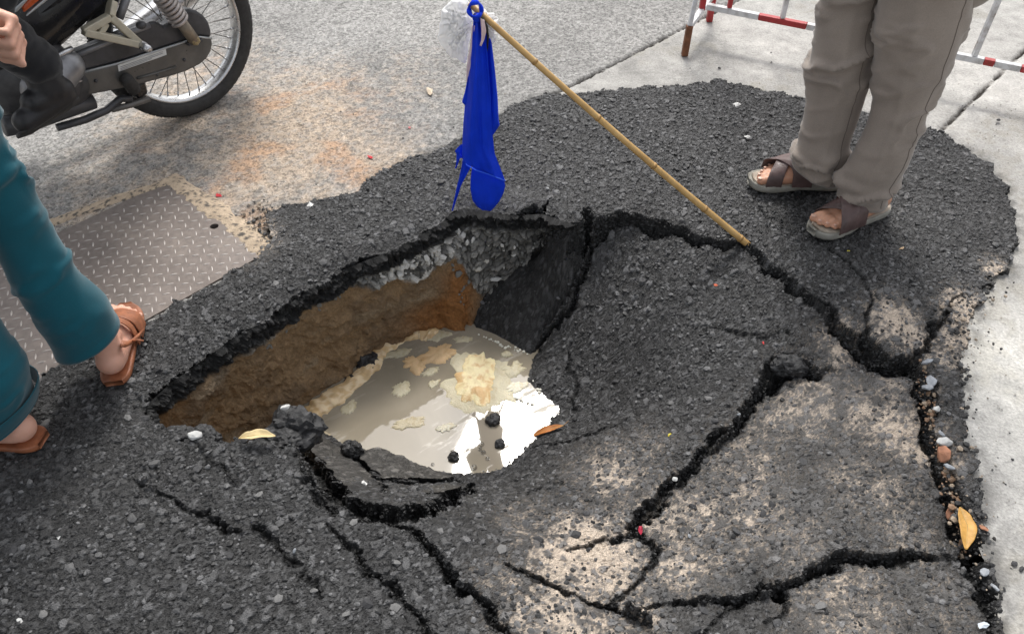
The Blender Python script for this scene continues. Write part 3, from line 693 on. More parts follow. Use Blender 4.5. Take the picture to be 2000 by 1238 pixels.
# joints between the concrete bays
J1 = np.array([at_z(-200, 840)[:2], at_z(1060, 196)[:2], at_z(1330, 58)[:2]]); J1[0] = J1[1] + (J1[1] - J1[2]) * 6; J1e = J1[2] + (J1[2] - J1[1]) * 8
J1 = np.array([J1[0], J1[1], J1[2], J1e])
j2a, j2b = at_z(1830, 262)[:2], at_z(2000, 100)[:2]; J2 = np.array([j2a + (j2a - j2b) * 6, j2a, j2b, j2b + (j2b - j2a) * 8])
def side(P, L): d = L[2] - L[1]; return (P[0] - L[1][0]) * d[1] - (P[1] - L[1][1]) * d[0]
s1 = side((xr, yr), J1); s2 = side((xr, yr), J2)
bay = np.where((s1 < 0) | (xr < -.5), 0, np.where(s2 < 0, 1, 2))
wj = (fbm(xr * 20, yr * 20, seed=140) - .5) * .012
d1 = polydist(xr, yr, J1)[0]; d2 = polydist(xr, yr, J2)[0]
gr = np.maximum((1 - sstep(.003, .008, d1 + wj)) * (xr > -.5), 1 - sstep(.003, .008, d2 + wj) )
f1, f2, vid, _, _ = voronoi(xr + (vnoise(xr * 70, yr * 70, seed=3) - .5) * .01, yr, .021, 141)
pl = sstep(.03, .3, f2 - f1)
asp = (bay == 0).astype(float)
# worn old asphalt on the left: chippings showing through, dusted with orange sand
dusty = fbm(xr * 1.6 + 3, yr * 1.6, seed=150, octaves=4)
DUST = [(560, 280, 190, 1.0), (330, 230, 150, .8), (720, 320, 120, .8), (640, 200, 130, .55), (200, 330, 120, .6), (450, 160, 120, .5), (780, 180, 130, .35), (300, 370, 60, 1.0), (430, 400, 60, 1.1), (500, 430, 60, 1.1), (180, 420, 60, 1.0), (620, 385, 60, .9)]
ds = np.zeros(xr.shape)
for u, v, r_, k_ in DUST:
    p = at_z(u, v); rr = r_ / pxm(p[1], 0); ds = np.maximum(ds, k_ * np.exp(-((xr - p[0]) ** 2 + ((yr - p[1]) * .62) ** 2) / rr ** 2))
ds = ds * (.45 + .9 * dusty); fine = fbm(xr * 55, yr * 55, seed=151, octaves=3)
grey_l = (.20 + .05 * sstep(.35, .7, fbm(xr * 2.2, yr * 2.2, seed=152)))[:, None] * (.75 + .5 * fine[:, None]) * np.array([1, .98, .94])
grey_l = grey_l * (.95 + .35 * pl[:, None])
dcov = np.clip(.75 * sstep(.12, .75, ds + (fine - .5) * .5) * (1 - .45 * pl * (vid > .45)), 0, 1)[:, None]
dcol = np.array([.44, .345, .255]) * (.8 + .4 * fine[:, None]); ora = sstep(.55, .75, fbm(xr * 7, yr * 7, seed=153))[:, None] * .7
dcol = dcol * (1 - ora) + ora * np.array([.46, .25, .12])
cleft = grey_l * (1 - dcov) + dcol * dcov
mot = fbm(xr * 4, yr * 4, seed=160); mot2 = fbm(xr * 26, yr * 26, seed=161)
conc = (.375 + .22 * (mot - .5) + .22 * (mot2 - .5))[:, None] * np.array([1, .975, .92])
spl = sstep(.56, .66, fbm(xr * 3 + 9, yr * 3, seed=162))[:, None] * sstep(.45, .6, mot2)[:, None]
conc = conc * (1 - .5 * spl) + .5 * spl * np.array([.23, .215, .18])
pw = at_z(1910, 690); pw2 = at_z(1975, 760)
wht = np.exp(-((xr - pw[0]) ** 2 * 1.0 + (yr - pw[1]) ** 2) / .10 ** 2) + .7 * np.exp(-((xr - pw2[0]) ** 2 + (yr - pw2[1]) ** 2) / .22 ** 2)
conc = conc + np.clip(wht, 0, 1)[:, None] * np.array([.15, .145, .13]) * (.5 + mot2[:, None])
mid = (bay == 1)[:, None]
conc = np.where(mid, conc * (.80 + .12 * sstep(.4, .6, fbm(xr * 3, yr * 3, seed=163)))[:, None], conc)
cr_ = np.where(bay[:, None] == 0, cleft, conc)
pdist, _ = polydist(xr, yr, PATCH)
stain = np.exp(-(pdist / .035) ** 2) * sstep(.4, .65, fbm(xr * 30, yr * 30, seed=164))
cr_ = cr_ * (1 - .55 * stain[:, None])
cr_ = cr_ * (1 - gr[:, None]) + gr[:, None] * np.array([.035, .03, .025])
zr = (fbm(xr * 2, yr * 2, seed=170) - .5) * .004 + asp * (pl * .0016 * (.4 + vid)) * (1 - .6 * dcov[:, 0]) + (1 - asp) * ((mot2 - .5) * .004 + (fine - .5) * .002) - gr * .014
PLATE = [(320, 365), (505, 500), (270, 650), (60, 752), (-330, 980), (-560, 640), (140, 425)]
PL4 = np.array([at_z(334, 353)[:2], at_z(526, 492)[:2]]); ed = PL4[1] - PL4[0]
e2 = at_z(60, 752)[:2] - PL4[1]; e2 /= np.linalg.norm(e2)
PLQ = np.array([PL4[0], PL4[1], PL4[1] + e2 * 1.05, PL4[0] + e2 * 1.05])
zr -= .016 * inside(xr, yr, PLQ * 1.0)
rxr = xr + (fbm(xr * 22, yr * 22, seed=61) - .5) * .05 + (vnoise(xr * 120, yr * 120, seed=62) - .5) * .014
ryr = yr + (fbm(xr * 22, yr * 22, seed=63) - .5) * .05 + (vnoise(xr * 120, yr * 120, seed=64) - .5) * .014
rk = ~(inside(rxr, ryr, PATCH) & (polydist(rxr, ryr, PATCH)[0] > .016))
idr = np.arange(len(xr)).reshape(len(rgy), len(rgx))
QR = np.stack([idr[:-1, :-1], idr[:-1, 1:], idr[1:, 1:], idr[1:, :-1]], -1).reshape(-1, 4); QR = QR[rk[QR].all(1)]
road = empty('road'); tag(road, kind='structure')
def chip_mat_road(name, scale, lo, hi, share):
    m = col_mat(name, rough=.85, spec=.3, nscale=140, namt=.3, bmp=.5, bdist=.003)
    nt = m.node_tree; b = nt.nodes['Principled BSDF']
    src = b.inputs['Base Color'].links[0].from_socket
    tc = nt.nodes.new('ShaderNodeTexCoord')
    for sc, sh in ((scale, share), (scale * 1.9, share * .8)):
        vo = nt.nodes.new('ShaderNodeTexVoronoi'); vo.inputs['Scale'].default_value = sc; nt.links.new(tc.outputs['Object'], vo.inputs['Vector'])
        sp = nt.nodes.new('ShaderNodeSeparateColor'); nt.links.new(vo.outputs['Color'], sp.inputs[0])
        g = ramp(nt, sp.outputs[0], [(0, lo), (sh, lo * 1.25), (sh + .06, 1), (.88, 1.06), (1, hi)])
        src = mixc(nt, 1.0, src, g, 'MULTIPLY')
    nt.links.new(src, b.inputs['Base Color'])
    bump(nt, b, vo.outputs['Distance'], .35, .003)
    return m
road_mats = [chip_mat_road('old_asphalt', 105, .62, 1.22, .26), chip_mat_road('concrete', 90, .88, 1.08, .12)]
PR = np.stack([xr, yr, zr], 1)
for bi, nm, lb in ((0, 'old_asphalt', None), (1, 'concrete_bay', 'grey concrete bay under the barrier'), (2, 'concrete_bay', 'pale concrete bay along the broken edge')):
    q = QR[bay[QR[:, 0]] == bi]; used, inv = np.unique(q, return_inverse=True)
    o = mesh_obj(nm, PR[used], inv.reshape(-1, 4), road_mats[min(bi, 1)], road, cr_[used], smooth=True)
    if lb: o['label'] = lb
# the road goes on to the horizon
FARM = simple('far_road', (.27, .26, .24), .9, 0, .25, 3, .3, 60)
x0, x1, y0, y1 = rgx[0], rgx[-1], rgy[0], rgy[-1]; Bf = 400
far = MB()
for a0, b0, a1, b1 in ((-Bf, y1, Bf, Bf), (-Bf, -Bf, Bf, y0), (-Bf, y0, x0, y1), (x1, y0, Bf, y1)):
    far.add([(a0, b0, 0), (a1, b0, 0), (a1, b1, 0), (a0, b1, 0)], [[0, 1, 2, 3]])
far.build('ground', FARM); tag(bpy.data.objects['ground'], kind='structure')
# ================================================================== steel cover plate with raised treads
def srgb(r, g, b): return lin(r, g, b)[:3]
steel, nt, b = new_mat('worn_steel')
n1_ = noise_node(nt, 3.5, 5); n2_ = noise_node(nt, 60, 5)
c1 = ramp(nt, n1_, [(.3, (.135, .112, .099, 1)), (.55, (.18, .152, .136, 1)), (.75, (.25, .212, .18, 1))])
nt.links.new(mixc(nt, 1.0, c1, ramp(nt, n2_, [(.25, .75), (.75, 1.2)]), 'MULTIPLY'), b.inputs['Base Color'])
b.inputs['Metallic'].default_value = .25; b.inputs['Roughness'].default_value = .55
bump(nt, b, n2_, .25, .001)
tread_mat = simple('polished_tread', (.37, .338, .315), .45, .35, .2, 30)
p0 = np.array([PLQ[0][0], PLQ[0][1], 0.0]); ux = np.array([*(PLQ[1] - PLQ[0]), 0]); Lx = np.linalg.norm(ux); ux /= Lx
uy = np.array([*e2, 0.0])
PZ0 = .003
plate = empty('steel_cover', p0); tag(plate, 'worn grey steel tread plate with one round lifting hole beside the hole', 'cover plate')
hole_c = at_z(414, 445, PZ0); hr = .0125
m = MB()
outl = [p0, p0 + ux * Lx, p0 + ux * Lx + uy * 1.05, p0 + uy * 1.05]
# sheet with a round hole: fan of quads from a square round the hole
hs = .022; hx_, hy_ = np.dot(hole_c - p0, ux), np.dot(hole_c - p0, uy)
def PP(a, c, zz=PZ0): q = p0 + ux * a + uy * c; return (q[0], q[1], zz)
m.add([PP(0, 0), PP(Lx, 0), PP(Lx, hy_ - hs), PP(0, hy_ - hs)], [[0, 1, 2, 3]])
m.add([PP(0, hy_ + hs), PP(Lx, hy_ + hs), PP(Lx, 1.05), PP(0, 1.05)], [[0, 1, 2, 3]])
m.add([PP(0, hy_ - hs), PP(hx_ - hs, hy_ - hs), PP(hx_ - hs, hy_ + hs), PP(0, hy_ + hs)], [[0, 1, 2, 3]])
m.add([PP(hx_ + hs, hy_ - hs), PP(Lx, hy_ - hs), PP(Lx, hy_ + hs), PP(hx_ + hs, hy_ + hs)], [[0, 1, 2, 3]])
rr, ss = [], []
for i in range(32):
    a = 2 * math.pi * i / 32; c_, s_ = math.cos(a), math.sin(a); mx = max(abs(c_), abs(s_))
    ss.append(PP(hx_ + hs * c_ / mx, hy_ + hs * s_ / mx)); rr.append(PP(hx_ + hr * c_, hy_ + hr * s_))
low = [(q[0], q[1], -.012) for q in rr]
m.add(ss + rr + low, [[i, (i + 1) % 32, 32 + (i + 1) % 32, 32 + i] for i in range(32)] + [[32 + i, 32 + (i + 1) % 32, 64 + (i + 1) % 32, 64 + i] for i in range(32)])
for a0, a1 in ((0, 1), (1, 2), (2, 3), (3, 0)):
    q0, q1 = outl[a0], outl[a1]
    m.add([(q0[0], q0[1], PZ0), (q1[0], q1[1], PZ0), (q1[0], q1[1], -.012), (q0[0], q0[1], -.012)], [[0, 1, 2, 3]])
m.build('plate', steel, plate)
blackm = simple('painted_hole_dark', (.006, .006, .006), .9)
m = MB(); m.add([(q[0], q[1], -.0125) for q in rr], [list(range(32))]); m.build('hole_shade_disc', blackm, plate)  # near-black disc: the shade inside the lifting hole, painted as colour
def tread_mesh(name, ang):
    V, F = [], []; L, W, H = .0118, .0032, .0018
    for lv, (k, h) in enumerate(((1.0, 0), (.72, H * .75), (.35, H))):
        for i in range(10):
            a = 2 * math.pi * i / 10; e = math.cos(a); wv = math.sin(a) * (1 - .45 * abs(e))
            xx, yy = e * L * k, wv * W * k
            V.append((xx * math.cos(ang) - yy * math.sin(ang), xx * math.sin(ang) + yy * math.cos(ang), h))
    F = [[lv * 10 + i, lv * 10 + (i + 1) % 10, lv * 10 + 10 + (i + 1) % 10, lv * 10 + 10 + i] for lv in (0, 1) for i in range(10)] + [list(range(20, 30))]
    me = mesh_from(name, V, F, None, True); me.materials.append(tread_mat); return me
base_ang = math.atan2(ux[1], ux[0])
tms = [tread_mesh('tread', base_ang + R(62)), tread_mesh('tread', base_ang - R(28))]
pitch = .0285; cells = []
r_t = np.random.default_rng(3)
for i in range(-2, 60):
    for j in range(-2, 60):
        a, c = i * pitch + .012, j * pitch + .010
        if .012 < a < Lx - .012 and .012 < c < 1.03 and math.hypot(a - hx_, c - hy_) > .022:
            q = p0 + ux * a + uy * c
            d = np.array([q[0], q[1], 0]) - np.array([0, 0, CAM_H]); F_ = S2 * (q[1] + CAM_H); u = 1000 + FPX * q[0] / F_; v = 619 - FPX * S2 * (q[1] - CAM_H) / F_
            vis = u > 5 and not (u < 240 and v > 420 and u < 60 + (v - 400) * .62 and u > (v - 500) * .5)
            cells.append((0 if vis else 1, -F_, i, j, q))
cells.sort(key=lambda t: (t[0], -t[1])); n_near = 0
rest = MB()
for n_, (h_, f_, i, j, q) in enumerate(cells):
    if n_ < 296:
        o = bpy.data.objects.new('tread', tms[(i + j) % 2]); o.location = (q[0], q[1], PZ0 - .0002); put(o, plate)
    else:
        me = tms[(i + j) % 2]; rest.add([(v.co[0] + q[0], v.co[1] + q[1], v.co[2] + PZ0 - .0002) for v in me.vertices], [list(f.vertices) for f in me.polygons])
o = rest.build('worn_treads', tread_mat, plate, True); o['kind'] = 'stuff'

# sand and grit washed along the plate edge: a low bank with an uneven rim
def bank(name, line, w0, w1, h, mat, seed, kind='stuff', label=None):
    line = np.array(line); segl = np.linalg.norm(np.diff(line, axis=0), axis=1); cum = np.concatenate([[0], np.cumsum(segl)])
    n = int(cum[-1] / .006); s_ = np.linspace(0, cum[-1], n); c = np.stack([np.interp(s_, cum, line[:, k_]) for k_ in (0, 1)], 1)
    t = np.gradient(c, axis=0); t /= np.linalg.norm(t, axis=1)[:, None]; nn = np.stack([-t[:, 1], t[:, 0]], 1)
    k = np.linspace(-1, 1, 17); wl = np.where(k < 0, w0, w1)[None, :] * (.45 + 1.1 * fbm(c[:, :1] * 22, c[:, 1:] * 22 + np.sign(k)[None, :], seed=seed))
    P = c[:, None, :] + nn[:, None, :] * (k[None, :] * wl)[..., None]
    zz = h * (1 - k[None, :] ** 2) * (.5 + fbm(P[..., 0] * 40, P[..., 1] * 40, seed=seed + 1)) + (fbm(P[..., 0] * 160, P[..., 1] * 160, seed=seed + 2, octaves=2) - .5) * .003 + .0005 - .004 * (abs(k[None, :]) > .95)
    V = np.concatenate([P, zz[..., None]], -1).reshape(-1, 3); ii = np.arange(n * 17).reshape(n, 17)
    F = np.stack([ii[:-1, :-1], ii[1:, :-1], ii[1:, 1:], ii[:-1, 1:]], -1).reshape(-1, 4)
    tone = (.7 + .6 * fbm(V[:, 0] * 60, V[:, 1] * 60, seed=seed + 3))[:, None]
    g = sstep(.62, .70, fbm(V[:, 0] * 130, V[:, 1] * 130, seed=seed + 4, octaves=2))[:, None]
    C = np.array([.45, .36, .265]) * tone * (1 - g) + g * np.array([.10, .09, .08])
    o = mesh_obj(name, V, F, mat, None, C, True); o['kind'] = kind; return o
sand_mat = col_mat('dry_sand', rough=.95, spec=.2, nscale=300, namt=.3, bmp=.6, bdist=.003)
bank('sand', [at_z(u, v)[:2] for u, v in [(-150, 560), (0, 470), (135, 420), (230, 385), (322, 358)]], .030, .012, .006, sand_mat, 300)
bank('sand', [at_z(u, v)[:2] for u, v in [(330, 348), (372, 376), (440, 424), (490, 462), (528, 496)]], .042, .034, .007, sand_mat, 310)
bank('sand', [at_z(u, v)[:2] for u, v in [(512, 512), (460, 548), (380, 594), (275, 652), (180, 708), (60, 758), (-20, 800)]], .010, .008, .004, sand_mat, 320)

# ================================================================== clods, loose stones, leaves, litter
clod_mat = col_mat('bitumen_clod', rough=.55, spec=.6, nscale=260, namt=.5, bmp=.6, bdist=.004)
def clod(name, c, r, seed, label, cat, color=(.012, .012, .013), lift=.3, mat=None, chips=.7, group=None, rough_amp=.35, sub=4):
    bm = bmesh.new(); bmesh.ops.create_icosphere(bm, subdivisions=sub, radius=1)
    V = np.array([v.co[:] for v in bm.verts]); F = [[v.index for v in f.verts] for f in bm.faces]; bm.free()
    d = 1 + rough_amp * (fbm(V[:, 0] * 1.4 + seed, V[:, 1] * 1.4, V[:, 2] * 1.4, seed=seed) - .5) * 2 + .30 * (vnoise(V[:, 0] * 4.5, V[:, 1] * 4.5, V[:, 2] * 4.5, seed=seed + 1) - .5) + .16 * (vnoise(V[:, 0] * 11, V[:, 1] * 11, V[:, 2] * 11, seed=seed + 2) - .5)
    V = V * d[:, None] * np.array(r)
    tn = vnoise(V[:, 0] * 260, V[:, 1] * 260, V[:, 2] * 260, seed=seed + 3)
    C = np.array(color)[None] * (.6 + .8 * tn)[:, None] + (tn > chips)[:, None] * np.array([.035, .035, .035])
    o = mesh_obj(name, V, F, mat or clod_mat, None, C, smooth=False); o.location = np.array(c) + np.array([0, 0, r[2] * lift])
    return tag(o, label, cat, group)
def splinter(name, c, size, seed, mat, label, cat, rot=(0, 0, 0), group=None, shape=(1, .75, .6), parent=None):
    V, F = rock_variants(1, seed=seed)[0]
    o = mesh_obj(name, V * np.array(shape) * size, F, mat, parent, None, False)
    if rot is not None: o.rotation_euler = rot
    o.location = c
    m_ = o.modifiers.new('worn', 'BEVEL'); m_.width = size * .03; m_.segments = 1
    if label: tag(o, label, cat, group)
    return o
LIPZ = -.02
clod('asphalt_clod', at_z(572, 835, -.05), (.062, .055, .062), 401, 'big black asphalt clod at the near corner of the puddle', 'asphalt clod', lift=-.25)
clod('asphalt_clod', at_z(546, 862, -.04), (.05, .04, .03), 402, 'low black asphalt clod under the pale leaf at the hole', 'asphalt clod', lift=0)
clod('asphalt_clod', at_z(398, 858, -.02), (.040, .032, .026), 403, 'black asphalt clod beside the white stone at the hole rim', 'asphalt clod', lift=0)
clod('asphalt_clod', at_z(350, 850, -.01), (.036, .026, .020), 404, 'flat black asphalt clod left of the white stone', 'asphalt clod', lift=0)
clod('asphalt_clod', at_z(690, 885, -.33), (.028, .025, .034), 405, 'small upright asphalt clod on the near edge of the puddle', 'asphalt clod')
clod('asphalt_clod', at_z(722, 712, -.39), (.040, .050, .030), 406, 'rough asphalt clod in the water against the foam edge', 'asphalt clod', lift=.1)
clod('asphalt_clod', at_z(690, 742, -.39), (.034, .036, .016), 407, 'half sunk asphalt clod below the one by the foam edge', 'asphalt clod', lift=.1)
clod('asphalt_clod', at_z(1545, 715, -.10), (.045, .035, .030), 409, 'sand speckled asphalt clod wedged in the wide crack', 'asphalt clod', chips=.6, lift=0)
wst = simple('white_stone', (.50, .50, .485), .7, 0, .2, 40, .5, 60)
gst = simple('blue_grey_stone', (.30, .32, .345), .6, 0, .3, 40, .4, 60)
bst = simple('brick_fragment', (.36, .17, .10), .85, 0, .3, 40, .5, 60)
splinter('stone', at_z(380, 850, .015), .046, 501, wst, 'white broken stone on the left rim of the hole', 'stone', (.3, .2, .4))
splinter('stone', at_z(556, 796, .02), .036, 502, wst, 'white stone chip on top of the big asphalt clod', 'stone', (.8, .3, .9), shape=(1, .5, .6))
splinter('stone', at_z(967, 545, -.245), .050, 503, wst, 'pale broken stone at the head of the dark leaning plate', 'stone', (.9, .2, .4), shape=(1, .6, .8))
for q, (u, v, s_, m_, lb) in enumerate([(1808, 712, .036, gst, 'grey stone topmost in the rubble of the right crack'), (1815, 752, .05, gst, 'blue grey stone, second from the top in the right crack'), (1806, 768, .040, gst, 'dark flat stone squeezed left in the right crack'),
        (1828, 803, .040, wst, 'white stone alone in the middle of the right crack'), (1836, 850, .026, gst, 'small grey stone just above the long pale stone'), (1840, 872, .062, wst, 'long pale stone leaning on the brick piece in the crack'), (1838, 893, .060, bst, 'reddish brick piece in the right crack'),
        (1848, 920, .034, gst, 'slate grey chip below the reddish brick piece'), (1850, 1008, .04, bst, 'small brown brick crumb left of the ochre leaf'), (1917, 1035, .03, bst, 'brown crumb between ochre leaf and concrete'),
        (1922, 1120, .036, gst, 'grey stone in the crack under the ochre leaf'), (1940, 1150, .026, gst, 'little grey chip near the bottom of the right crack')]):
    g = on_ground(u, v); splinter('stone', g + np.array([0, 0, s_ * .18]), s_, 510 + q, m_, lb, 'stone', (.3 * (q % 3 - 1), .4 * ((q * 7) % 3 - 1), q * 1.3))
for q, (u, v, s_, m_, lb) in enumerate([(1318, 938, .020, wst, 'pale chip stuck in the long middle crack'), (1345, 1050, .017, gst, 'dark pebble on the sandy slope below the middle crack'), (1070, 374, .020, wst, 'white chip on the asphalt right of the blue flag'),
        (1443, 812, .018, gst, 'grey pebble inside the upper middle crack'), (577, 1080, .018, gst, 'grey chip at the end of the left crack')]):
    g = on_ground(u, v); splinter('stone', g + np.array([0, 0, s_ * .3]), s_, 540 + q, m_, lb, 'stone', (.5, .2 * q, q))
dkst = simple('tarry_pebble', (.03, .03, .032), .6, 0, .3, 60)
for q, (u, v, s_, lb) in enumerate([(1978, 897, .014, 'black crumb on the concrete level with the brick piece'), (1929, 1042, .020, 'black crumb on the concrete right of the ochre leaf'), (1964, 945, .008, 'tiny black crumb on the concrete above the ochre leaf'), (1982, 1100, .020, 'largest black crumb on the concrete below the ochre leaf'), (1996, 1110, .018, 'black crumb on the concrete at the picture edge'), (1962, 1150, .012, 'black crumb on the concrete near the bottom edge'), (1405, 133, .022, 'dark chip lying on the concrete behind the patch'), (1950, 235, .030, 'dark flake on the concrete beside the right joint')]):
    splinter('pebble', at_z(u, v, s_ * .25), s_, 560 + q, dkst, lb, 'pebble', (0, .3, q))
# stones breaking the water, each in its ring of scum
for q, (u, v, r_, lb) in enumerate([(963, 822, .021, 'black stone standing out of the white glare on the water'), (886, 893, .016, 'black stone in the water near the close bank'), (976, 868, .015, 'black stone in the dark reflection on the water')]):
    clod('wet_stone', at_z(u, v, WATER_Z), (r_, r_, r_ * .9), 420 + q, lb, 'stone', lift=.15, sub=3)

# grit on the road
def scatter(name, n, region, zfun, lo, hi, cols, seed, mat):
    r = np.random.default_rng(seed); VV, FF, CC = [], [], []; off = 0
    pts = []
    while len(pts) < n:
        u, v, su_, sv_ = region[r.integers(0, len(region))]; p = at_z(u + r.normal() * su_, v + r.normal() * sv_)
        pts.append(p)
    for p in pts:
        V, F = ROCKS[r.integers(0, 8)]; s_ = lo + (hi - lo) * r.random() ** 3; a = r.uniform(0, 6.28)
        Wv = V * s_; Wv = np.stack([Wv[:, 0] * math.cos(a) - Wv[:, 1] * math.sin(a), Wv[:, 0] * math.sin(a) + Wv[:, 1] * math.cos(a), Wv[:, 2]], 1)
        VV.append(Wv + np.array([p[0], p[1], zfun(p) + s_ * .12])); FF.append(F + off); off += len(V)
        c = np.array(cols[r.integers(0, len(cols))]) * r.uniform(.7, 1.2); CC.append(np.tile(c, (len(V), 1)))
    o = mesh_obj(name, np.concatenate(VV), np.concatenate(FF), mat, None, np.concatenate(CC), False); o['kind'] = 'stuff'; return o
scatter('grit', 330, [(528, 470, 14, 28), (548, 430, 26, 12), (505, 440, 20, 22), (530, 492, 12, 14)], lambda p: .004, .005, .022, [(.06, .06, .06), (.09, .085, .08), (.25, .2, .15)], 71, chip_mat)
scatter('grit', 500, [(700, 250, 260, 90), (400, 330, 200, 50), (1500, 120, 250, 60), (1930, 700, 40, 250), (1900, 250, 60, 60)], lambda p: .002, .003, .009, [(.05, .05, .05), (.3, .27, .22), (.4, .38, .34)], 72, chip_mat)
scatter('grit', 260, [(1905, 560, 40, 25), (1870, 640, 25, 40), (1885, 800, 10, 120), (1915, 1050, 10, 80)], lambda p: .008, .005, .020, [(.03, .03, .03), (.06, .055, .05), (.30, .24, .18)], 73, chip_mat)

for u_, v_ in ((1812, 745), (1824, 800), (1838, 865), (1850, 930), (1872, 985), (1890, 1050)):
    g_ = on_ground(u_, v_); scatter('earth_crumbs', 60, [(u_, v_, 9, 22)], lambda p, z_=g_[2]: z_ - .012, .006, .022, [(.22, .13, .075), (.16, .10, .06), (.05, .05, .05), (.28, .22, .16)], 90 + u_, chip_mat)

# leaves
def leaf(name, pts_mid, width, curl, mat, label, stalk=None, n=22):
    mid = np.array(pts_mid); t_ = np.linspace(0, 1, len(mid)); tt = np.linspace(0, 1, n)
    c = np.stack([np.interp(tt, t_, mid[:, k_]) for k_ in range(3)], 1)
    tg = np.gradient(c, axis=0); tg /= np.linalg.norm(tg, axis=1)[:, None]
    sd = np.cross(tg, np.array([0, 0, 1.0])); sd /= np.linalg.norm(sd, axis=1)[:, None]; up = np.cross(sd, tg)
    w = width * np.sin(np.pi * np.clip(tt, .015, .985)) ** .7 * (1 + .12 * (vnoise(tt * 9, tt * 0, seed=5) - .5))
    k = np.linspace(-1, 1, 9)
    V = c[:, None] + sd[:, None] * (k[None, :, None] * w[:, None, None]) + up[:, None] * ((curl * np.abs(k[None, :]) ** 1.4 + .45 * curl * np.sin(tt * 11)[:, None] * np.abs(k)[None, :]) * w[:, None])[..., None]
    V = V.reshape(-1, 3); ii = np.arange(n * 9).reshape(n, 9); F = np.stack([ii[:-1, :-1], ii[1:, :-1], ii[1:, 1:], ii[:-1, 1:]], -1).reshape(-1, 4)
    o = mesh_obj(name, V, F, mat, None, None, True); m_ = o.modifiers.new('thick', 'SOLIDIFY'); m_.thickness = .0006
    tag(o, label, 'leaf')
    MB().tube(list(c + up * .0006), list(np.linspace(.0011, .0003, n)), 6).build('midrib', simple(name + '_rib', (.40, .28, .10), .7), o, True)
    if stalk is not None: MB().tube([c[0], stalk], [.0010, .0007], 6).build('stalk', simple(name + '_stalk', (.30, .17, .07), .7), o, True)
    return o
lm1 = simple('pale_leaf', (.62, .49, .26), .6, 0, .18, 60, .5, 120); lm2 = simple('orange_leaf', (.42, .15, .035), .5, 0, .25, 60, .5, 120); lm3 = simple('ochre_leaf', (.50, .27, .055), .55, 0, .25, 50, .5, 120)
leaf('leaf', [at_z(466, 856, .012), at_z(500, 849, .022), at_z(538, 851, .018)], .0125, .5, lm1, 'pale yellow leaf lying at the near lip of the hole')
g1, g2, g3 = on_ground(1100, 836, .012), on_ground(1068, 845, .012), on_ground(1038, 856, .006)
leaf('leaf', [g1, g2, g3], .0105, .35, lm2, 'orange brown leaf at the right edge of the puddle', stalk=on_ground(1110, 829, .014))
g1, g2, g3 = on_ground(1862, 1008, .030), on_ground(1876, 1045, .034), on_ground(1874, 1088, .026)
leaf('leaf', [g1, g2, g3], .0165, .3, lm3, 'large ochre leaf standing in the rubble of the right crack')
# scraps
def scrap(u, v, s_, c, label, cat, ground=True, seed=0):
    r = np.random.default_rng(seed); g = on_ground(u, v, .003) if ground else at_z(u, v, .004)
    n = 9; a = np.linspace(0, 2 * math.pi, n, endpoint=False); rad = s_ * r.uniform(.5, 1.1, n); st = r.uniform(.4, .8); ro = r.uniform(0, 3)
    xx, yy = rad * np.cos(a), rad * np.sin(a) * st
    V = [(0, 0, s_ * .3)] + [(xx[i] * math.cos(ro) - yy[i] * math.sin(ro), xx[i] * math.sin(ro) + yy[i] * math.cos(ro), s_ * r.uniform(-.1, .35)) for i in range(n)]
    o = mesh_obj(cat.replace(' ', '_'), V, [[0, 1 + i, 1 + (i + 1) % n] for i in range(n)], simple('scrap_%d' % seed, c, .6), None, None, False); o.location = g
    m_ = o.modifiers.new('thick', 'SOLIDIFY'); m_.thickness = .0008
    tag(o, label, cat)
RED, PINK, WHITE, YEL = (.55, .03, .04), (.7, .25, .25), (.62, .62, .60), (.65, .55, .05)
for q, a in enumerate([(427, 381, .014, RED, 'red petal on the sand above the steel plate', 'petal', False), (724, 307, .013, RED, 'red petal on the old road left of the flag', 'petal', False), (800, 249, .010, PINK, 'pink petal on the old road higher up left of the flag', 'petal', False),
        (1250, 1037, .013, (.40, .02, .05), 'crimson petal at the foot of the middle crack', 'petal', True), (1398, 560, .009, (.6, .12, .05), 'red brick crumb on the sunken plate under the bamboo stick', 'crumb', True), (1490, 671, .006, (.6, .05, .05), 'tiny red speck beside the upper middle crack', 'petal', True),
        (1560, 313, .007, PINK, 'pink petal on the asphalt beside the far sandal', 'petal', True), (1307, 851, .008, YEL, 'little yellow bloom on the sunken plate', 'petal', True), (1657, 492, .006, YEL, 'yellow speck on the asphalt near the near sandal', 'petal', True), (1760, 488, .010, (.6, .42, .25), 'tan bark scrap on the asphalt near the near sandal', 'bark scrap', True),
        (1440, 207, .020, WHITE, 'white paper scrap high on the asphalt patch', 'paper scrap', True), (1459, 272, .022, WHITE, 'white paper scrap on the asphalt between stick and far sandal', 'paper scrap', True), (606, 403, .018, WHITE, 'white paper scrap on the edge of the asphalt patch', 'paper scrap', True),
        (712, 945, .012, WHITE, 'white paper strip on the broken near bank', 'paper scrap', True), (42, 1218, .009, WHITE, 'white chip in the bottom left asphalt', 'paper scrap', True), (118, 1052, .008, WHITE, 'white splinter in the left foreground asphalt', 'paper scrap', True), (840, 180, .030, (.55, .45, .33), 'pale torn paper stuck to the road left of the flag', 'paper scrap', False),
        (1915, 1225, .014, (.5, .55, .6), 'bluish foil scrap in the bottom right corner', 'foil scrap', True)]):
    scrap(a[0], a[1], a[2], a[3], a[4], a[5], a[6], 700 + q)

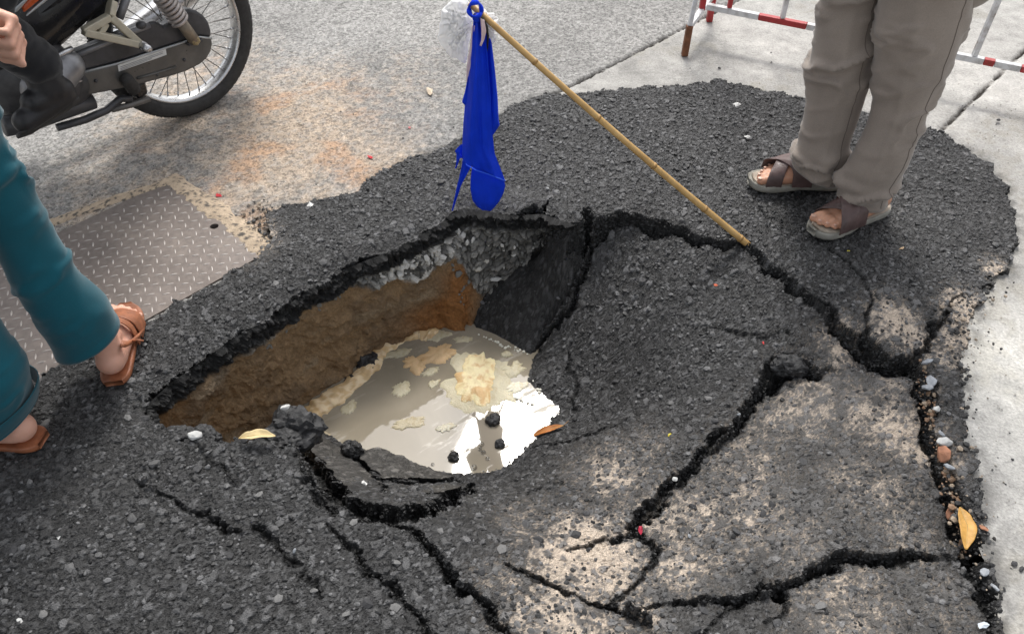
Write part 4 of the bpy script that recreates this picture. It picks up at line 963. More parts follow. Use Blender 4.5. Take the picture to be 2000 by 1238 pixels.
# ================================================================== foam and scum on the water
foam_mat, nt, b = new_mat('foam')
n_ = noise_node(nt, 26, 6, .65, distort=.8); a_ = nt.nodes.new('ShaderNodeAttribute'); a_.attribute_name = 'col'
nt.links.new(mixc(nt, 1.0, a_.outputs['Color'], ramp(nt, n_, [(.30, (.80, .72, .60, 1)), (.5, (1, 1, 1, 1)), (.8, (1.08, 1.08, 1.05, 1))]), 'MULTIPLY'), b.inputs['Base Color'])
b.inputs['Roughness'].default_value = .5; b.inputs['Subsurface Weight'].default_value = .25; b.inputs['Subsurface Radius'].default_value = (.01, .008, .005); b.inputs['Subsurface Scale'].default_value = .3
bump(nt, b, noise_node(nt, 240, kind='F1'), .5, .002)
def blob_sheet(name, c, ra, rb, ang, h, seed, rgb, rgb2, label=None, cat=None, group=None, rings=14, seg=64, rag=.55, holes=False):
    th = np.linspace(0, 2 * math.pi, seg, endpoint=False)
    edge = 1 + rag * (fbm(np.cos(th) * 1.6 + seed, np.sin(th) * 1.6, seed=seed) - .5) * 2 + rag * .9 * (fbm(np.cos(th) * 6 + seed, np.sin(th) * 6, seed=seed + 1) - .5)
    V, C = [], []
    for i in range(rings + 1):
        k = i / rings; xx = k * edge * ra * np.cos(th); yy = k * edge * rb * np.sin(th)
        X_, Y_ = xx * math.cos(ang) - yy * math.sin(ang), xx * math.sin(ang) + yy * math.cos(ang)
        nz_ = fbm(X_ * 38 + seed, Y_ * 38, seed=seed + 2); nz2 = fbm(X_ * 14, Y_ * 14 + seed, seed=seed + 3)
        zz = h * ((1 - k ** 2.2) * (.35 + 1.1 * nz2) + .35 * (1 - k ** 4) * (nz_ - .4)) - (.003 if i == rings else 0) + .001 * (1 - k)
        V.append(np.stack([X_, Y_, zz], 1)); f = sstep(.5, .68, nz_)[:, None] * .8
        C.append(np.array(rgb) * (1 - f) + np.array(rgb2) * f)
    V = np.concatenate(V); C = np.concatenate(C)
    F = [[i * seg + k, (i + 1) * seg + k, (i + 1) * seg + (k + 1) % seg, i * seg + (k + 1) % seg] for i in range(rings) for k in range(seg)]
    o = mesh_obj(name, V, F, foam_mat, None, C, True); o.location = c
    if label: tag(o, label, cat, group)
    return o
CREAM, TAN, BRN, SCUM = (.80, .70, .48), (.66, .46, .25), (.42, .20, .07), (.52, .47, .33)
blob_sheet('foam_clump', at_z(930, 742, WATER_Z + .003), .066, .098, R(12), .013, 801, (.90, .78, .48), (.66, .40, .17), 'thick cream foam cap floating on the puddle', 'foam', rings=30, seg=120, rag=.5)
blob_sheet('scum_patch', at_z(938, 745, WATER_Z + .0012), .105, .135, R(30), .002, 802, SCUM, (.6, .54, .38), 'pale scum ring spread around the thick foam cap', 'scum', rag=.5)
SC = [(858, 690, .058, .042, .3, .006, TAN, 'orange foam patch up the puddle left of the foam cap'), (808, 712, .030, .040, .9, .005, TAN, 'orange foam patch below the upper orange one'), (852, 655, .045, .022, .2, .002, SCUM, 'thin scum patch at the head of the puddle'), (908, 662, .032, .014, .1, .002, SCUM, 'oval scum patch under the dark plate'),
      (778, 690, .040, .018, .4, .002, SCUM, 'scum patch between foam edge and orange foam'), (785, 757, .030, .030, .9, .002, SCUM, 'round scum patch in the middle of the puddle'), (683, 795, .026, .018, .9, .002, SCUM, 'small scum patch near the left tip of the puddle'), (797, 825, .050, .022, .2, .0015, (.46, .40, .27), 'faint scum patch above the near bank'),
      (848, 748, .020, .013, .7, .002, SCUM, 'scum fleck left of the foam cap'), (1002, 720, .036, .026, .6, .003, SCUM, 'scum patch right of the foam cap'), (1008, 755, .040, .020, .5, .003, (.72, .68, .55), 'pale scum patch below right of the foam cap'), (870, 835, .030, .014, .3, .002, (.6, .56, .44), 'scum fleck on the rim of the glare'), (840, 725, .030, .014, .4, .002, SCUM, 'scum streak under the orange foam'), (990, 690, .018, .014, 0, .003, SCUM, 'small scum disc at the right shore'),
      (632, 847, .030, .009, -.5, .002, (.58, .5, .34), 'scum line along the near left shore')]
for q, (u, v, ra, rb, an, h_, c_, lb) in enumerate(SC):
    blob_sheet('scum_patch', at_z(u, v, WATER_Z + .0022), ra, rb, an, h_, 820 + q * 7, c_, tuple(x_ * .85 for x_ in c_), lb, 'scum', rings=8, seg=72, rag=.62)
# foam hem where the water meets the clay wall
hem = [(590, 805, .010), (612, 785, .013), (640, 766, .012), (668, 745, .011), (694, 722, .012), (712, 698, .014), (722, 680, .013), (745, 662, .012), (775, 646, .011), (805, 638, .012), (828, 640, .015), (838, 646, .008)]
hp = np.array([np.append(at_z(u + 12, v + 10, WATER_Z + .002)[:3], r_) for u, v, r_ in hem]); tt = np.linspace(0, 1, len(hp)); t2 = np.linspace(0, 1, 130)
hp = np.stack([np.interp(t2, tt, hp[:, k_]) for k_ in range(4)], 1)
hp[:, 3] *= 2.0 * (.6 + .9 * fbm(t2 * 22, t2 * 0, seed=860)); V, F, C = [], [], []
for i in range(130):
    t = hp[min(i + 1, 129), :2] - hp[max(i - 1, 0), :2]; t /= np.linalg.norm(t); nn = np.array([-t[1], t[0]])
    for k_ in range(13):
        a = math.pi * k_ / 12; rr_ = hp[i, 3] * (1 + .35 * (vnoise(np.array([i * .25]), np.array([k_ * .5]), seed=861)[0] - .5))
        V.append((hp[i, 0] + nn[0] * math.cos(a) * rr_ * 1.15, hp[i, 1] + nn[1] * math.cos(a) * rr_ * 1.15, hp[i, 2] - .004 + math.sin(a) * rr_ * .55))
        f = vnoise(np.array([i * .3]), np.array([k_ * .8]), seed=862)[0]; C.append(np.array((.72, .52, .28)) * (.75 + .4 * f) + np.array([.08, .12, .14]) * (f > .6))
F = [[i * 13 + k_, i * 13 + k_ + 1, (i + 1) * 13 + k_ + 1, (i + 1) * 13 + k_] for i in range(129) for k_ in range(12)]
o = mesh_obj('foam_hem', V, F, foam_mat, None, C, True); tag(o, 'tan strip of foam along the foot of the clay wall', 'foam')
# white froth beads along the right shore
m = MB(); r_b = np.random.default_rng(9)
for (u0, v0, u1, v1, n_b) in [(1035, 740, 1058, 768, 9), (930, 652, 1038, 696, 26), (985, 770, 1060, 800, 10)]:
    for i in range(n_b):
        f = r_b.random(); q = at_z(u0 + (u1 - u0) * f + r_b.normal() * 3, v0 + (v1 - v0) * f + r_b.normal() * 2, WATER_Z + .001); m.ball(q, r_b.uniform(.002, .006), 8, 6)
o = m.build('froth', simple('white_froth', (.8, .78, .68), .4), None, True); o['kind'] = 'stuff'
glass, nt, b = new_mat('bubble_film'); b.inputs['Transmission Weight'].default_value = 1; b.inputs['Roughness'].default_value = 0; b.inputs['IOR'].default_value = 1.25
for q, (u, v, r_) in enumerate([(941, 868, .0075), (937, 878, .006), (944, 884, .008), (952, 896, .0065), (884, 884, .008), (926, 913, .009), (845, 907, .005), (938, 874, .005)]):
    c_ = at_z(u, v, WATER_Z); V, F = [], []
    for i in range(6):
        th = (math.pi / 2) * (1 - i / 5.3)
        for k_ in range(16): V.append((c_[0] + r_ * math.sin(th) * math.cos(k_ * math.pi / 8), c_[1] + r_ * math.sin(th) * math.sin(k_ * math.pi / 8), c_[2] + .0005 + r_ * math.cos(th)))
    F = [[i * 16 + k_, i * 16 + (k_ + 1) % 16, (i + 1) * 16 + (k_ + 1) % 16, (i + 1) * 16 + k_] for i in range(5) for k_ in range(16)] + [list(range(80, 96))]
    o = mesh_obj('bubble', V, F, glass, None, None, True); m_ = o.modifiers.new('film', 'SOLIDIFY'); m_.thickness = .0004
    tag(o, 'small clear bubble on the dark water near the close bank', 'bubble', 'bubbles on the puddle')

# ================================================================== broken plates on the near bank: top face and black fractured edge
def plate_chunk(pts, thick, label, seed):
    P = np.array([at_z(*p) for p in pts]); fit = tps_fit(np.concatenate([P, P.mean(0)[None]]))
    lo, hi = P[:, :2].min(0) - .03, P[:, :2].max(0) + .03; st = .0034
    A, Bb = np.meshgrid(np.arange(lo[0], hi[0], st), np.arange(lo[1], hi[1], st)); a, c = A.ravel(), Bb.ravel()
    wa = a + (fbm(a * 40, c * 40, seed=seed) - .5) * .03; wc = c + (fbm(a * 40, c * 40, seed=seed + 1) - .5) * .03
    kp = inside(wa, wc, P); h, tn, st_ = stones(a + seed * .37, c)
    zz = tps_eval(fit, a, c) + h * .5
    ii = np.arange(len(a)).reshape(A.shape); q = np.stack([ii[:-1, :-1], ii[:-1, 1:], ii[1:, 1:], ii[1:, :-1]], -1).reshape(-1, 4); q = q[kp[q].all(1)]
    Ee = np.concatenate([q[:, [0, 1]], q[:, [1, 2]], q[:, [2, 3]], q[:, [3, 0]]]); key = np.sort(Ee, 1); _, iv, ct = np.unique(key[:, 0] * len(a) + key[:, 1], return_inverse=True, return_counts=True); fe = Ee[ct[iv] == 1]
    V = np.stack([a, c, zz], 1); C = np.stack([tn + .018] * 3, 1) * np.array([1.05, 1, .93]); vs_ = np.unique(fe); Vs, Cs, Fs = [V], [C], [q]; prev = {int(v): int(v) for v in vs_}; bn = len(V)
    cc = V[vs_].mean(0)
    for r in range(1, 7):
        f = r / 6; vv = V[vs_].copy(); out = (vv[:, :2] - cc[:2]); out /= np.linalg.norm(out, axis=1)[:, None]
        vv[:, :2] += out * ((fbm(vv[:, 0] * 60, vv[:, 1] * 60 + f * 3, seed=seed + 5) - .45) * .03 * math.sin(f * 3.1))[:, None]; vv[:, 2] -= thick * f
        Vs.append(vv); g = vnoise(vv[:, 0] * 200, vv[:, 1] * 200 + r, seed=seed + r); Cs.append(np.stack([.008 + .03 * (g > .75)] * 3, 1))
        cur = {int(v): bn + n_ for n_, v in enumerate(vs_)}; bn += len(vs_); Fs.append(np.array([[prev[int(y_)], prev[int(x_)], cur[int(x_)], cur[int(y_)]] for x_, y_ in fe])); prev = cur
    o = mesh_obj('asphalt_slab', np.concatenate(Vs), np.concatenate(Fs), asphalt_mat, patch, np.concatenate(Cs), False); o['label'] = label
plate_chunk([(602, 838, -.335), (640, 858, -.345), (678, 880, -.35), (700, 905, -.30), (748, 945, -.24), (745, 975, -.16), (715, 985, -.12), (680, 960, -.14), (640, 915, -.20), (612, 880, -.27)], .06, 'smooth dusty strip of asphalt sliding into the near side of the puddle', 901)
plate_chunk([(690, 880, -.335), (740, 874, -.35), (800, 898, -.355), (862, 922, -.36), (890, 930, -.355), (850, 937, -.30), (790, 934, -.28), (748, 932, -.27), (715, 910, -.29)], .055, 'thin tilted plate of asphalt at the near waterline', 902)
plate_chunk([(745, 950, -.235), (800, 950, -.26), (880, 945, -.29), (905, 948, -.28), (868, 962, -.22), (810, 965, -.20), (760, 968, -.18)], .075, 'broken asphalt step below the thin tilted plate', 903)
# ================================================================== bamboo stick with the blue flag and the plastic bag
bam, nt, b = new_mat('bamboo')
nt.links.new(ramp(nt, noise_node(nt, 18, 5), [(.3, (.42, .25, .085, 1)), (.6, (.56, .36, .14, 1)), (.85, (.62, .44, .20, 1))]), b.inputs['Base Color']); b.inputs['Roughness'].default_value = .42
A_ = Vector(at_y(914, 4, 1.93)); Bq = Vector(at_z(1479, 493, -.035)); axis = (Bq - A_)
stick = empty('bamboo_stick', Bq); tag(stick, 'thin tan bamboo stick leaning over the hole from the crack', 'stick')
nodes_ = [.0, .20, .405, .60, .79, .93, 1.0]; pts, rad = [], []
r0_, r1_ = .0080, .0100
for i in range(len(nodes_) - 1):
    a0, a1 = nodes_[i], nodes_[i + 1]; rr_ = r0_ + (r1_ - r0_) * a0
    for f in (0.02, .5, .98):
        t = a0 + (a1 - a0) * f; pts.append(A_ + axis * t + Vector((0, 0, -.010 * math.sin(t * 3.14)))); rad.append((r0_ + (r1_ - r0_) * t) * (.96 if f == .5 else 1.0))
MB().tube(pts, rad, 14).build('cane', bam, stick, True)
nodem = simple('bamboo_node', (.36, .21, .07), .5, 0, .25, 80)
for t in nodes_[1:-1]:
    c_ = A_ + axis * t + Vector((0, 0, -.010 * math.sin(t * 3.14))); d_ = axis.normalized(); r_ = (r0_ + (r1_ - r0_) * t)
    MB().tube([c_ - d_ * .005, c_ - d_ * .0012, c_ + d_ * .0012, c_ + d_ * .005], [r_ * 1.0, r_ * 1.17, r_ * 1.17, r_ * 1.0], 14).build('node', nodem, stick, True)
# the flag: long folded strip hanging from the tip
blue = simple('blue_cloth', srgb(10, 58, 214), .75, 0, .14, 9, .35, 700, spec=.2)
FY = 1.925
flag = empty('flag', at_y(930, 40, FY)); tag(flag, 'bright blue cloth flag hanging from the tip of the bamboo stick', 'flag')
def strip(name, rows, depth, mat, parent, wav=.006, seed=0, n=90, k_=24, fold=None, thick=.0012):
    rows = np.array(rows, float); t = np.linspace(0, 1, len(rows)); tt = np.linspace(0, 1, n)
    rr_ = np.stack([np.interp(tt, t, rows[:, c]) for c in range(4)], 1)
    rr_[1:-1] = (rr_[:-2] + 2 * rr_[1:-1] + rr_[2:]) / 4
    V = []
    for i in range(n):
        for j in range(k_):
            s_ = j / (k_ - 1); u = rr_[i, 0] + (rr_[i, 2] - rr_[i, 0]) * s_; v = rr_[i, 1] + (rr_[i, 3] - rr_[i, 1]) * s_
            bulge = -math.sin(math.pi * s_) * .014 * min(1, (rr_[i, 2] - rr_[i, 0]) / 45)
            w_ = wav * 1.3 * (2 * fbm(np.array([s_ * 3.2 + seed]), np.array([tt[i] * 1.8]), seed=seed, octaves=3)[0] - 1) + wav * .45 * math.sin(9 * s_ + 2.5 * tt[i] + seed)
            V.append(at_y(u, v, FY + depth + bulge + w_))
    ii = np.arange(n * k_).reshape(n, k_); F = np.stack([ii[:-1, :-1], ii[1:, :-1], ii[1:, 1:], ii[:-1, 1:]], -1).reshape(-1, 4)
    o = mesh_obj(name, np.array(V), F, mat, parent, None, True); m_ = o.modifiers.new('cloth', 'SOLIDIFY'); m_.thickness = thick
    return o
strip('cloth', [(926, 34, 941, 36), (924, 55, 944, 55), (920, 95, 951, 95), (915, 145, 955, 145), (909, 195, 959, 200), (905, 240, 961, 250), (903, 280, 966, 300), (902, 300, 978, 330), (906, 318, 987, 354)], 0, blue, flag, .022, 1)
hem_l = [at_y(904, 312, FY - .004), at_y(912, 323, FY - .010), at_y(930, 333, FY - .016), at_y(955, 341, FY - .016), at_y(975, 349, FY - .010), at_y(987, 354, FY - .003)]
MB().tube(hem_l, .0016, 8).build('hem', simple('blue_hem', srgb(40, 96, 235), .7, 0, .1, 20), flag, True)
strip('cloth_tail', [(924, 318, 958, 318), (921, 335, 982, 345), (919, 352, 987, 362), (919, 372, 984, 376), (923, 392, 975, 394), (932, 404, 966, 405), (942, 411, 959, 412)], .030, blue, flag, .006, 2, 40)
strip('cloth_fold', [(936, 40, 944, 42), (938, 70, 960, 80), (940, 120, 966, 130), (942, 170, 972, 190), (944, 210, 974, 235), (944, 238, 976, 245), (944, 258, 966, 260), (944, 270, 957, 271)], .016, blue, flag, .010, 3, 60, 16)
strip('cloth_fold', [(914, 150, 922, 150), (908, 180, 920, 180), (902, 200, 920, 205), (908, 206, 922, 215)], .018, blue, flag, .004, 4, 24, 12)
strip('cloth_fold', [(900, 284, 903, 282), (888, 295, 904, 300), (892, 302, 906, 310), (891, 318, 898, 308), (889, 330, 891, 328)], .018, blue, flag, .004, 5, 30, 10)
strip('cloth_fold', [(905, 305, 925, 318), (901, 330, 915, 335), (895, 355, 902, 358), (888, 385, 892, 386), (882, 412, 884, 412)], .020, blue, flag, .004, 6, 40, 10)
knot = []
for i in range(26):
    a = 2 * math.pi * i / 25 + .6; knot.append(at_y(928 + 12 * math.cos(a), 19 + 15 * math.sin(a), FY - .012 + .012 * math.cos(a * 2)))
MB().tube(knot, [.0075 + .003 * math.sin(i * .9) for i in range(26)], 10, False, .6).build('loop', blue, flag, True)
MB().ball(at_y(931, 35, FY - .008), (.011, .009, .013), 12, 8).build('knot', blue, flag, True)
cord = simple('black_cord', (.008, .008, .009), .5)
MB().tube([at_y(920, 33, FY - .012), at_y(932, 30, FY - .018), at_y(943, 38, FY - .015), at_y(950, 52, FY - .012), at_y(953, 70, FY - .008), at_y(952, 92, FY - .003), at_y(950, 105, FY + .002)], [.003, .004, .004, .0035, .003, .0025, .0015], 8).build('tie_cord', cord, flag, True)
pinkm = simple('pale_pink_ribbon', (.78, .60, .62), .6, 0, .08, 30)
strip('ribbon', [(922, 50, 932, 52), (918, 90, 928, 92), (913, 120, 922, 122), (911, 140, 916, 142), (911, 160, 912, 161)], .006, pinkm, flag, .003, 7, 30, 6)
strip('ribbon', [(938, 36, 946, 40), (940, 60, 950, 62), (940, 75, 946, 78), (938, 90, 940, 91)], -.022, pinkm, flag, .003, 8, 24, 6)
# white plastic bag: thin crumpled film tied on behind the knot
film, nt, b = new_mat('plastic_film')
nt.nodes.remove(b); out = nt.nodes['Material Output']
df = nt.nodes.new('ShaderNodeBsdfDiffuse'); df.inputs[0].default_value = (.98, .98, .98, 1); tl = nt.nodes.new('ShaderNodeBsdfTranslucent'); tl.inputs[0].default_value = (.98, .98, .98, 1)
gl = nt.nodes.new('ShaderNodeBsdfGlossy'); gl.inputs['Roughness'].default_value = .25; tr = nt.nodes.new('ShaderNodeBsdfTransparent')
def mixs(f, a_, b_):
    n = nt.nodes.new('ShaderNodeMixShader'); n.inputs[0].default_value = f; nt.links.new(a_.outputs[0], n.inputs[1]); nt.links.new(b_.outputs[0], n.inputs[2]); return n
fin = mixs(.02, mixs(.05, mixs(.5, df, tl), gl), tr); nt.links.new(fin.outputs[0], out.inputs['Surface'])
bag = empty('plastic_bag', at_y(915, 60, FY)); tag(bag, 'thin white plastic bag tied behind the blue knot', 'plastic bag')
def bag_lobe(name, outline, depth, bulge, seed):
    """two films joined along the outline, puffed and crumpled"""
    O = np.array(outline, float); n = 96; t = np.linspace(0, len(O), n, endpoint=False); Oc = np.concatenate([O, O[:1]])
    ring = np.stack([np.interp(t, np.arange(len(O) + 1), Oc[:, c]) for c in (0, 1)], 1)
    for _ in range(3): ring = (np.roll(ring, 1, 0) + 2 * ring + np.roll(ring, -1, 0)) / 4
    ring += np.stack([(vnoise(t * 2.1, t * 0, seed=seed) - .5), (vnoise(t * 2.1, t * 0 + 7, seed=seed) - .5)], 1) * 7
    ce = ring.mean(0); V = []; K = 16
    for sgn in (1, -1):
        for k_ in range(K + 1):
            f = k_ / K; q = ce + (ring - ce) * f
            ridge = np.abs(fbm(q[:, 0] * .055 + seed, q[:, 1] * .055 + sgn * 9, seed=seed + 2, octaves=4) - .5) * 2
            rid2 = np.abs(vnoise(np.arctan2(q[:, 1] - 35, q[:, 0] - 930) * 7 + seed, np.hypot(q[:, 0] - 930, q[:, 1] - 35) * .02 + sgn, seed=seed + 3) - .5) * 2
            zz = depth + sgn * (bulge * math.sqrt(max(0, 1 - f * f)) ) + (ridge - .3) * .075 * (1 - f ** 4) + (rid2 - .4) * .034 * (1 - f ** 3)
            V += [at_y(q[i, 0], q[i, 1], FY + zz[i]) for i in range(n)]
    F = []
    for h_ in (0, 1):
        b0 = h_ * (K + 1) * n
        F += [[b0 + k_ * n + i, b0 + (k_ + 1) * n + i, b0 + (k_ + 1) * n + (i + 1) % n, b0 + k_ * n + (i + 1) % n] for k_ in range(K) for i in range(n)]
    return mesh_obj(name, np.array(V), F, film, bag, None, True)
bag_lobe('bag_body', [(926, 40), (918, 8), (905, -8), (882, -4), (868, 12), (858, 30), (859, 60), (856, 80), (866, 98), (878, 104), (890, 115), (906, 129), (911, 112), (914, 85), (922, 60)], .045, .028, 900)
bag_lobe('bag_end', [(932, 36), (940, 18), (952, 24), (966, 26), (975, 40), (973, 56), (964, 66), (970, 76), (960, 84), (950, 76), (944, 60), (938, 48)], .032, .018, 910)

# ================================================================== red and white steel barrier
white_p, nt, b = new_mat('chipped_white_paint')
n_ = noise_node(nt, 22, 6, .65)
nt.links.new(ramp(nt, n_, [(.30, (.20, .10, .05, 1)), (.38, (.45, .44, .43, 1)), (.55, (.66, .67, .68, 1)), (.8, (.76, .76, .75, 1))]), b.inputs['Base Color']); b.inputs['Roughness'].default_value = .5
red_p, nt, b = new_mat('chipped_red_paint')
n_ = noise_node(nt, 26, 6, .65)
nt.links.new(ramp(nt, n_, [(.30, (.10, .035, .015, 1)), (.40, (.33, .030, .028, 1)), (.62, (.42, .035, .04, 1)), (.80, (.50, .20, .18, 1))]), b.inputs['Base Color']); b.inputs['Roughness'].default_value = .5
rust_p = simple('rusty_steel', (.16, .065, .03), .8, 0, .4, 40)
P0 = np.array(at_z(1372, 11, .135)); P1 = np.array(at_z(1600, 56, .135)); dirb = (P1 - P0); dirb[2] = 0; dirb /= np.linalg.norm(dirb); nb = np.array([dirb[1], -dirb[0], 0.0])  # nb: to the camera side
if nb[1] > 0: nb = -nb
LB = 1.42
barrier = empty('barrier', P0 * np.array([1, 1, 0])); tag(barrier, 'chipped red and white steel tube barrier behind the standing man', 'barrier')
def BP(s_, h_, o_=0.0): return P0 * np.array([1, 1, 0]) + dirb * s_ + nb * o_ + np.array([0, 0, h_])
tb = .022
def bands(name, p, q, cuts, w=tb):
    """one tube in painted lengths: cuts = [(share, material)]"""
    p, q = np.array(p), np.array(q); a0 = 0.0; first = None
    for sh, mt in cuts:
        o = MB().bar(p + (q - p) * a0, p + (q - p) * (sh - .001), w).build(name if first is None else 'paint_band', mt, barrier if first is None else first, False, .002)
        if first is None: first = o
        a0 = sh
    return first
bands('bottom_rail', BP(0.02, .135), BP(LB, .135), [(.145, white_p), (.275, red_p), (.58, white_p), (.715, white_p), (.74, red_p), (.80, white_p), (.83, red_p), (1, white_p)])
bands('top_rail', BP(0, 1.0), BP(LB, 1.0), [(.25, red_p), (.5, white_p), (.75, red_p), (1, white_p)])
bands('middle_rail', BP(0.02, .62), BP(LB - .02, .62), [(.3, white_p), (.6, red_p), (1, white_p)])
for s_, m_ in ((.105, red_p), (.31, white_p), (.475, red_p), (.66, white_p), (.82, white_p), (.985, white_p), (1.17, red_p), (1.33, red_p)):
    MB().bar(BP(s_, .147), BP(s_, .989), .017, up=(0, 1, 0)).build('upright', m_, barrier, False, .002)
for s_ in (0.0, LB):
    MB().bar(BP(s_, .118, 0), BP(s_, .989, 0), tb, up=(0, 1, 0)).build('end_post', red_p, barrier, False, .002)
    for o_ in (-.17, .16):
        MB().bar(BP(s_, 0, o_ * 1.02), BP(s_, .118, o_ * .98), tb * 1.1, up=(0, 1, 0)).build('foot', rust_p if o_ > 0 else red_p, barrier, False, .002)
        MB().bar(BP(s_, .118, o_ * .98), BP(s_, .62, .012 * np.sign(o_)), tb * .75, up=(0, 1, 0)).build('brace', white_p if s_ == 0 else red_p, barrier, False, .002)
    MB().bar(BP(s_, .115, -.165), BP(s_, .115, .158), tb * .95).build('cross_bar', white_p, barrier, False, .002)
# ================================================================== people
def skin_mat(name, base):
    m, nt, b = new_mat(name)
    n = noise_node(nt, 9, 5); r_, g_, b__ = base
    nt.links.new(ramp(nt, n, [(.3, (r_ * .82, g_ * .74, b__ * .70, 1)), (.55, (r_, g_, b__, 1)), (.8, (min(1, r_ * 1.1), g_ * 1.04, b__ * 1.02, 1))]), b.inputs['Base Color'])
    b.inputs['Roughness'].default_value = .5; b.inputs['Subsurface Weight'].default_value = .12; b.inputs['Subsurface Radius'].default_value = (.02, .008, .004); b.inputs['Subsurface Scale'].default_value = .3
    bump(nt, b, noise_node(nt, 420, 4), .22, .0012); return m
skin_a = skin_mat('skin_tan', (.56, .30, .195)); skin_b = skin_mat('skin_pink', (.68, .38, .28)); skin_c = skin_mat('skin_brown', (.40, .22, .14))
hair_m = simple('black_hair', (.012, .010, .009), .5, 0, .3, 60, .4, 300)
def frame_from(heel, d):
    d = Vector((d[0], d[1], 0)).normalized(); return lambda x_, y_, z_: Vector((heel[0], heel[1], 0)) + d * x_ + Vector((-d.y, d.x, 0)) * y_ + Vector((0, 0, z_ + heel[2]))
FOOT_H = lambda x_: np.interp(x_, [0, .05, .09, .13, .17, .20, .23, .26], [.075, .085, .078, .062, .046, .034, .026, .022])
def foot_shapes(m, W, sole, left, L=.25, shin_to=None, slim=1.0):
    """heel, arch, ball and five toes; left: big toe on the -y side"""
    k = L / .25; sg = -1 if left else 1
    def w(x_, y_, z_): return W(x_ * k, sg * y_ * k, sole + z_ * k)
    m.cone(w(.030, 0, .033), .0335 * k, w(.06, 0, .034), .033 * k); m.cone(w(.03, 0, .04), .026 * k, w(.045, 0, .085), .030 * k)
    m.cone(w(.05, 0, .075), .033 * k, w(.16, .016, .030), .025 * k); m.cone(w(.04, -.006, .030), .029 * k, w(.16, -.020, .022), .021 * k); m.cone(w(.04, .006, .036), .029 * k, w(.170, .024, .024), .023 * k)
    m.cone(w(.16, .016, .026), .024 * k, w(.172, -.012, .022), .021 * k); m.cone(w(.10, 0, .045), .031 * k, w(.150, 0, .030), .027 * k)
    for (x0_, y0_, x1_, y1_, r0__, r1__) in ((.175, .029, .236, .033, .0140, .0125), (.182, .009, .236, .010, .0098, .0092), (.178, -.008, .226, -.008, .0092, .0086), (.172, -.023, .213, -.025, .0088, .0080), (.164, -.036, .198, -.040, .0084, .0076)):
        xm = x0_ + (x1_ - x0_) * .55
        m.cone(w(x0_, y0_, .018), r0__ * k, w(xm, y0_ + (y1_ - y0_) * .55, .020), r0__ * .92 * k, 12, 4); m.cone(w(xm, y0_ + (y1_ - y0_) * .55, .020), r0__ * .92 * k, w(x1_, y1_, .0125), r1__ * k, 12, 4)
    m.cone(w(.045, .026, .072), .010 * k, w(.045, .030, .074), .009 * k, 10, 3); m.cone(w(.045, -.026, .066), .010 * k, w(.045, -.030, .068), .009 * k, 10, 3)   # ankle bones
    if shin_to is not None:
        a_ = w(.047, 0, .085); m.cone(a_, .031 * k, a_ + (Vector(shin_to) - a_) * .35, .037 * slim, 16); m.cone(a_ + (Vector(shin_to) - a_) * .35, .037 * slim, a_ + (Vector(shin_to) - a_) * .7, .050 * slim, 16); m.cone(a_ + (Vector(shin_to) - a_) * .7, .050 * slim, shin_to, .052 * slim, 16)
    return w
def toe_nails(W, sole, left, mat, parent, L=.25):
    k = L / .25; sg = -1 if left else 1
    for (x_, y_, r_) in ((.240, .033, .0085), (.238, .010, .0056), (.228, -.008, .0052), (.215, -.025, .0048), (.200, -.040, .0044)):
        m = MB(); m.ball(W(x_ * k, sg * y_ * k, sole + (.0225 if r_ < .008 else .0245) * k - .001), (r_ * k, r_ * k * .95, .0022), 10, 6); m.build('toenail', mat, parent, True)
def sole_mesh(W, L, width, thick, name, mat, parent, sg=1, z0=0.0, rim=0.0):
    n = 40; V = []; t = np.linspace(0, 1, n)
    half = width / 2 * np.interp(t, [0, .04, .12, .3, .45, .62, .75, .86, .94, 1], [.42, .62, .74, .72, .70, .92, 1, .92, .70, .30]); cy = width * .10 * np.interp(t, [0, .4, .7, 1], [0, -.2, .25, .55]) * sg
    prof = [(-.96, 0), (-1, thick * .3), (-1, thick * .85), (-.94, thick + rim), (-.82, thick), (0, thick - .001), (.82, thick), (.94, thick + rim), (1, thick * .85), (1, thick * .3), (.96, 0)]
    for i in range(n):
        for p_, h_ in prof: V.append(W(t[i] * L - .008, cy[i] + p_ * half[i], z0 + h_ + .006 * max(0, (t[i] - .85) / .15) ** 2))
    k = len(prof); F = [[i * k + j, i * k + (j + 1) % k, (i + 1) * k + (j + 1) % k, (i + 1) * k + j] for i in range(n - 1) for j in range(k)] + [list(range(k)), list(range((n - 1) * k, n * k))[::-1]]
    return mesh_obj(name, V, F, mat, parent, None, True)
def strap(W, x_a, x_b, width, half_a, half_b, base, hgt, name, mat, parent, tw=0.0, n=26, thick=.003, skew=0.0):
    """leather band over the foot from (x_a, -half) to (x_b, +half)"""
    V = []; k_ = 7
    for i in range(n):
        f = i / (n - 1); y_ = -half_a + (half_a + half_b) * f; xc = x_a + (x_b - x_a) * f; arch = max(0.0, 1 - (2 * f - 1) ** 2) ** .5
        for j in range(k_):
            g = (j / (k_ - 1) - .5); xx = xc + g * width; z_ = base + (FOOT_H(xx / W_K[0]) * W_K[0] * hgt * 1.12 + .013) * arch ** .62 + .0012 * math.sin(j * 2.1 + i * .7)
            V.append(W(xx + skew * arch, y_, z_))
    ii = np.arange(n * k_).reshape(n, k_); F = np.stack([ii[:-1, :-1], ii[1:, :-1], ii[1:, 1:], ii[:-1, 1:]], -1).reshape(-1, 4)
    o = mesh_obj(name, np.array([v[:] for v in V]), F, mat, parent, None, True); m_ = o.modifiers.new('leather', 'SOLIDIFY'); m_.thickness = thick; m_.offset = 1
    m2 = o.modifiers.new('edge', 'BEVEL'); m2.width = .0008; m2.segments = 2
    return o
W_K = [1.0]

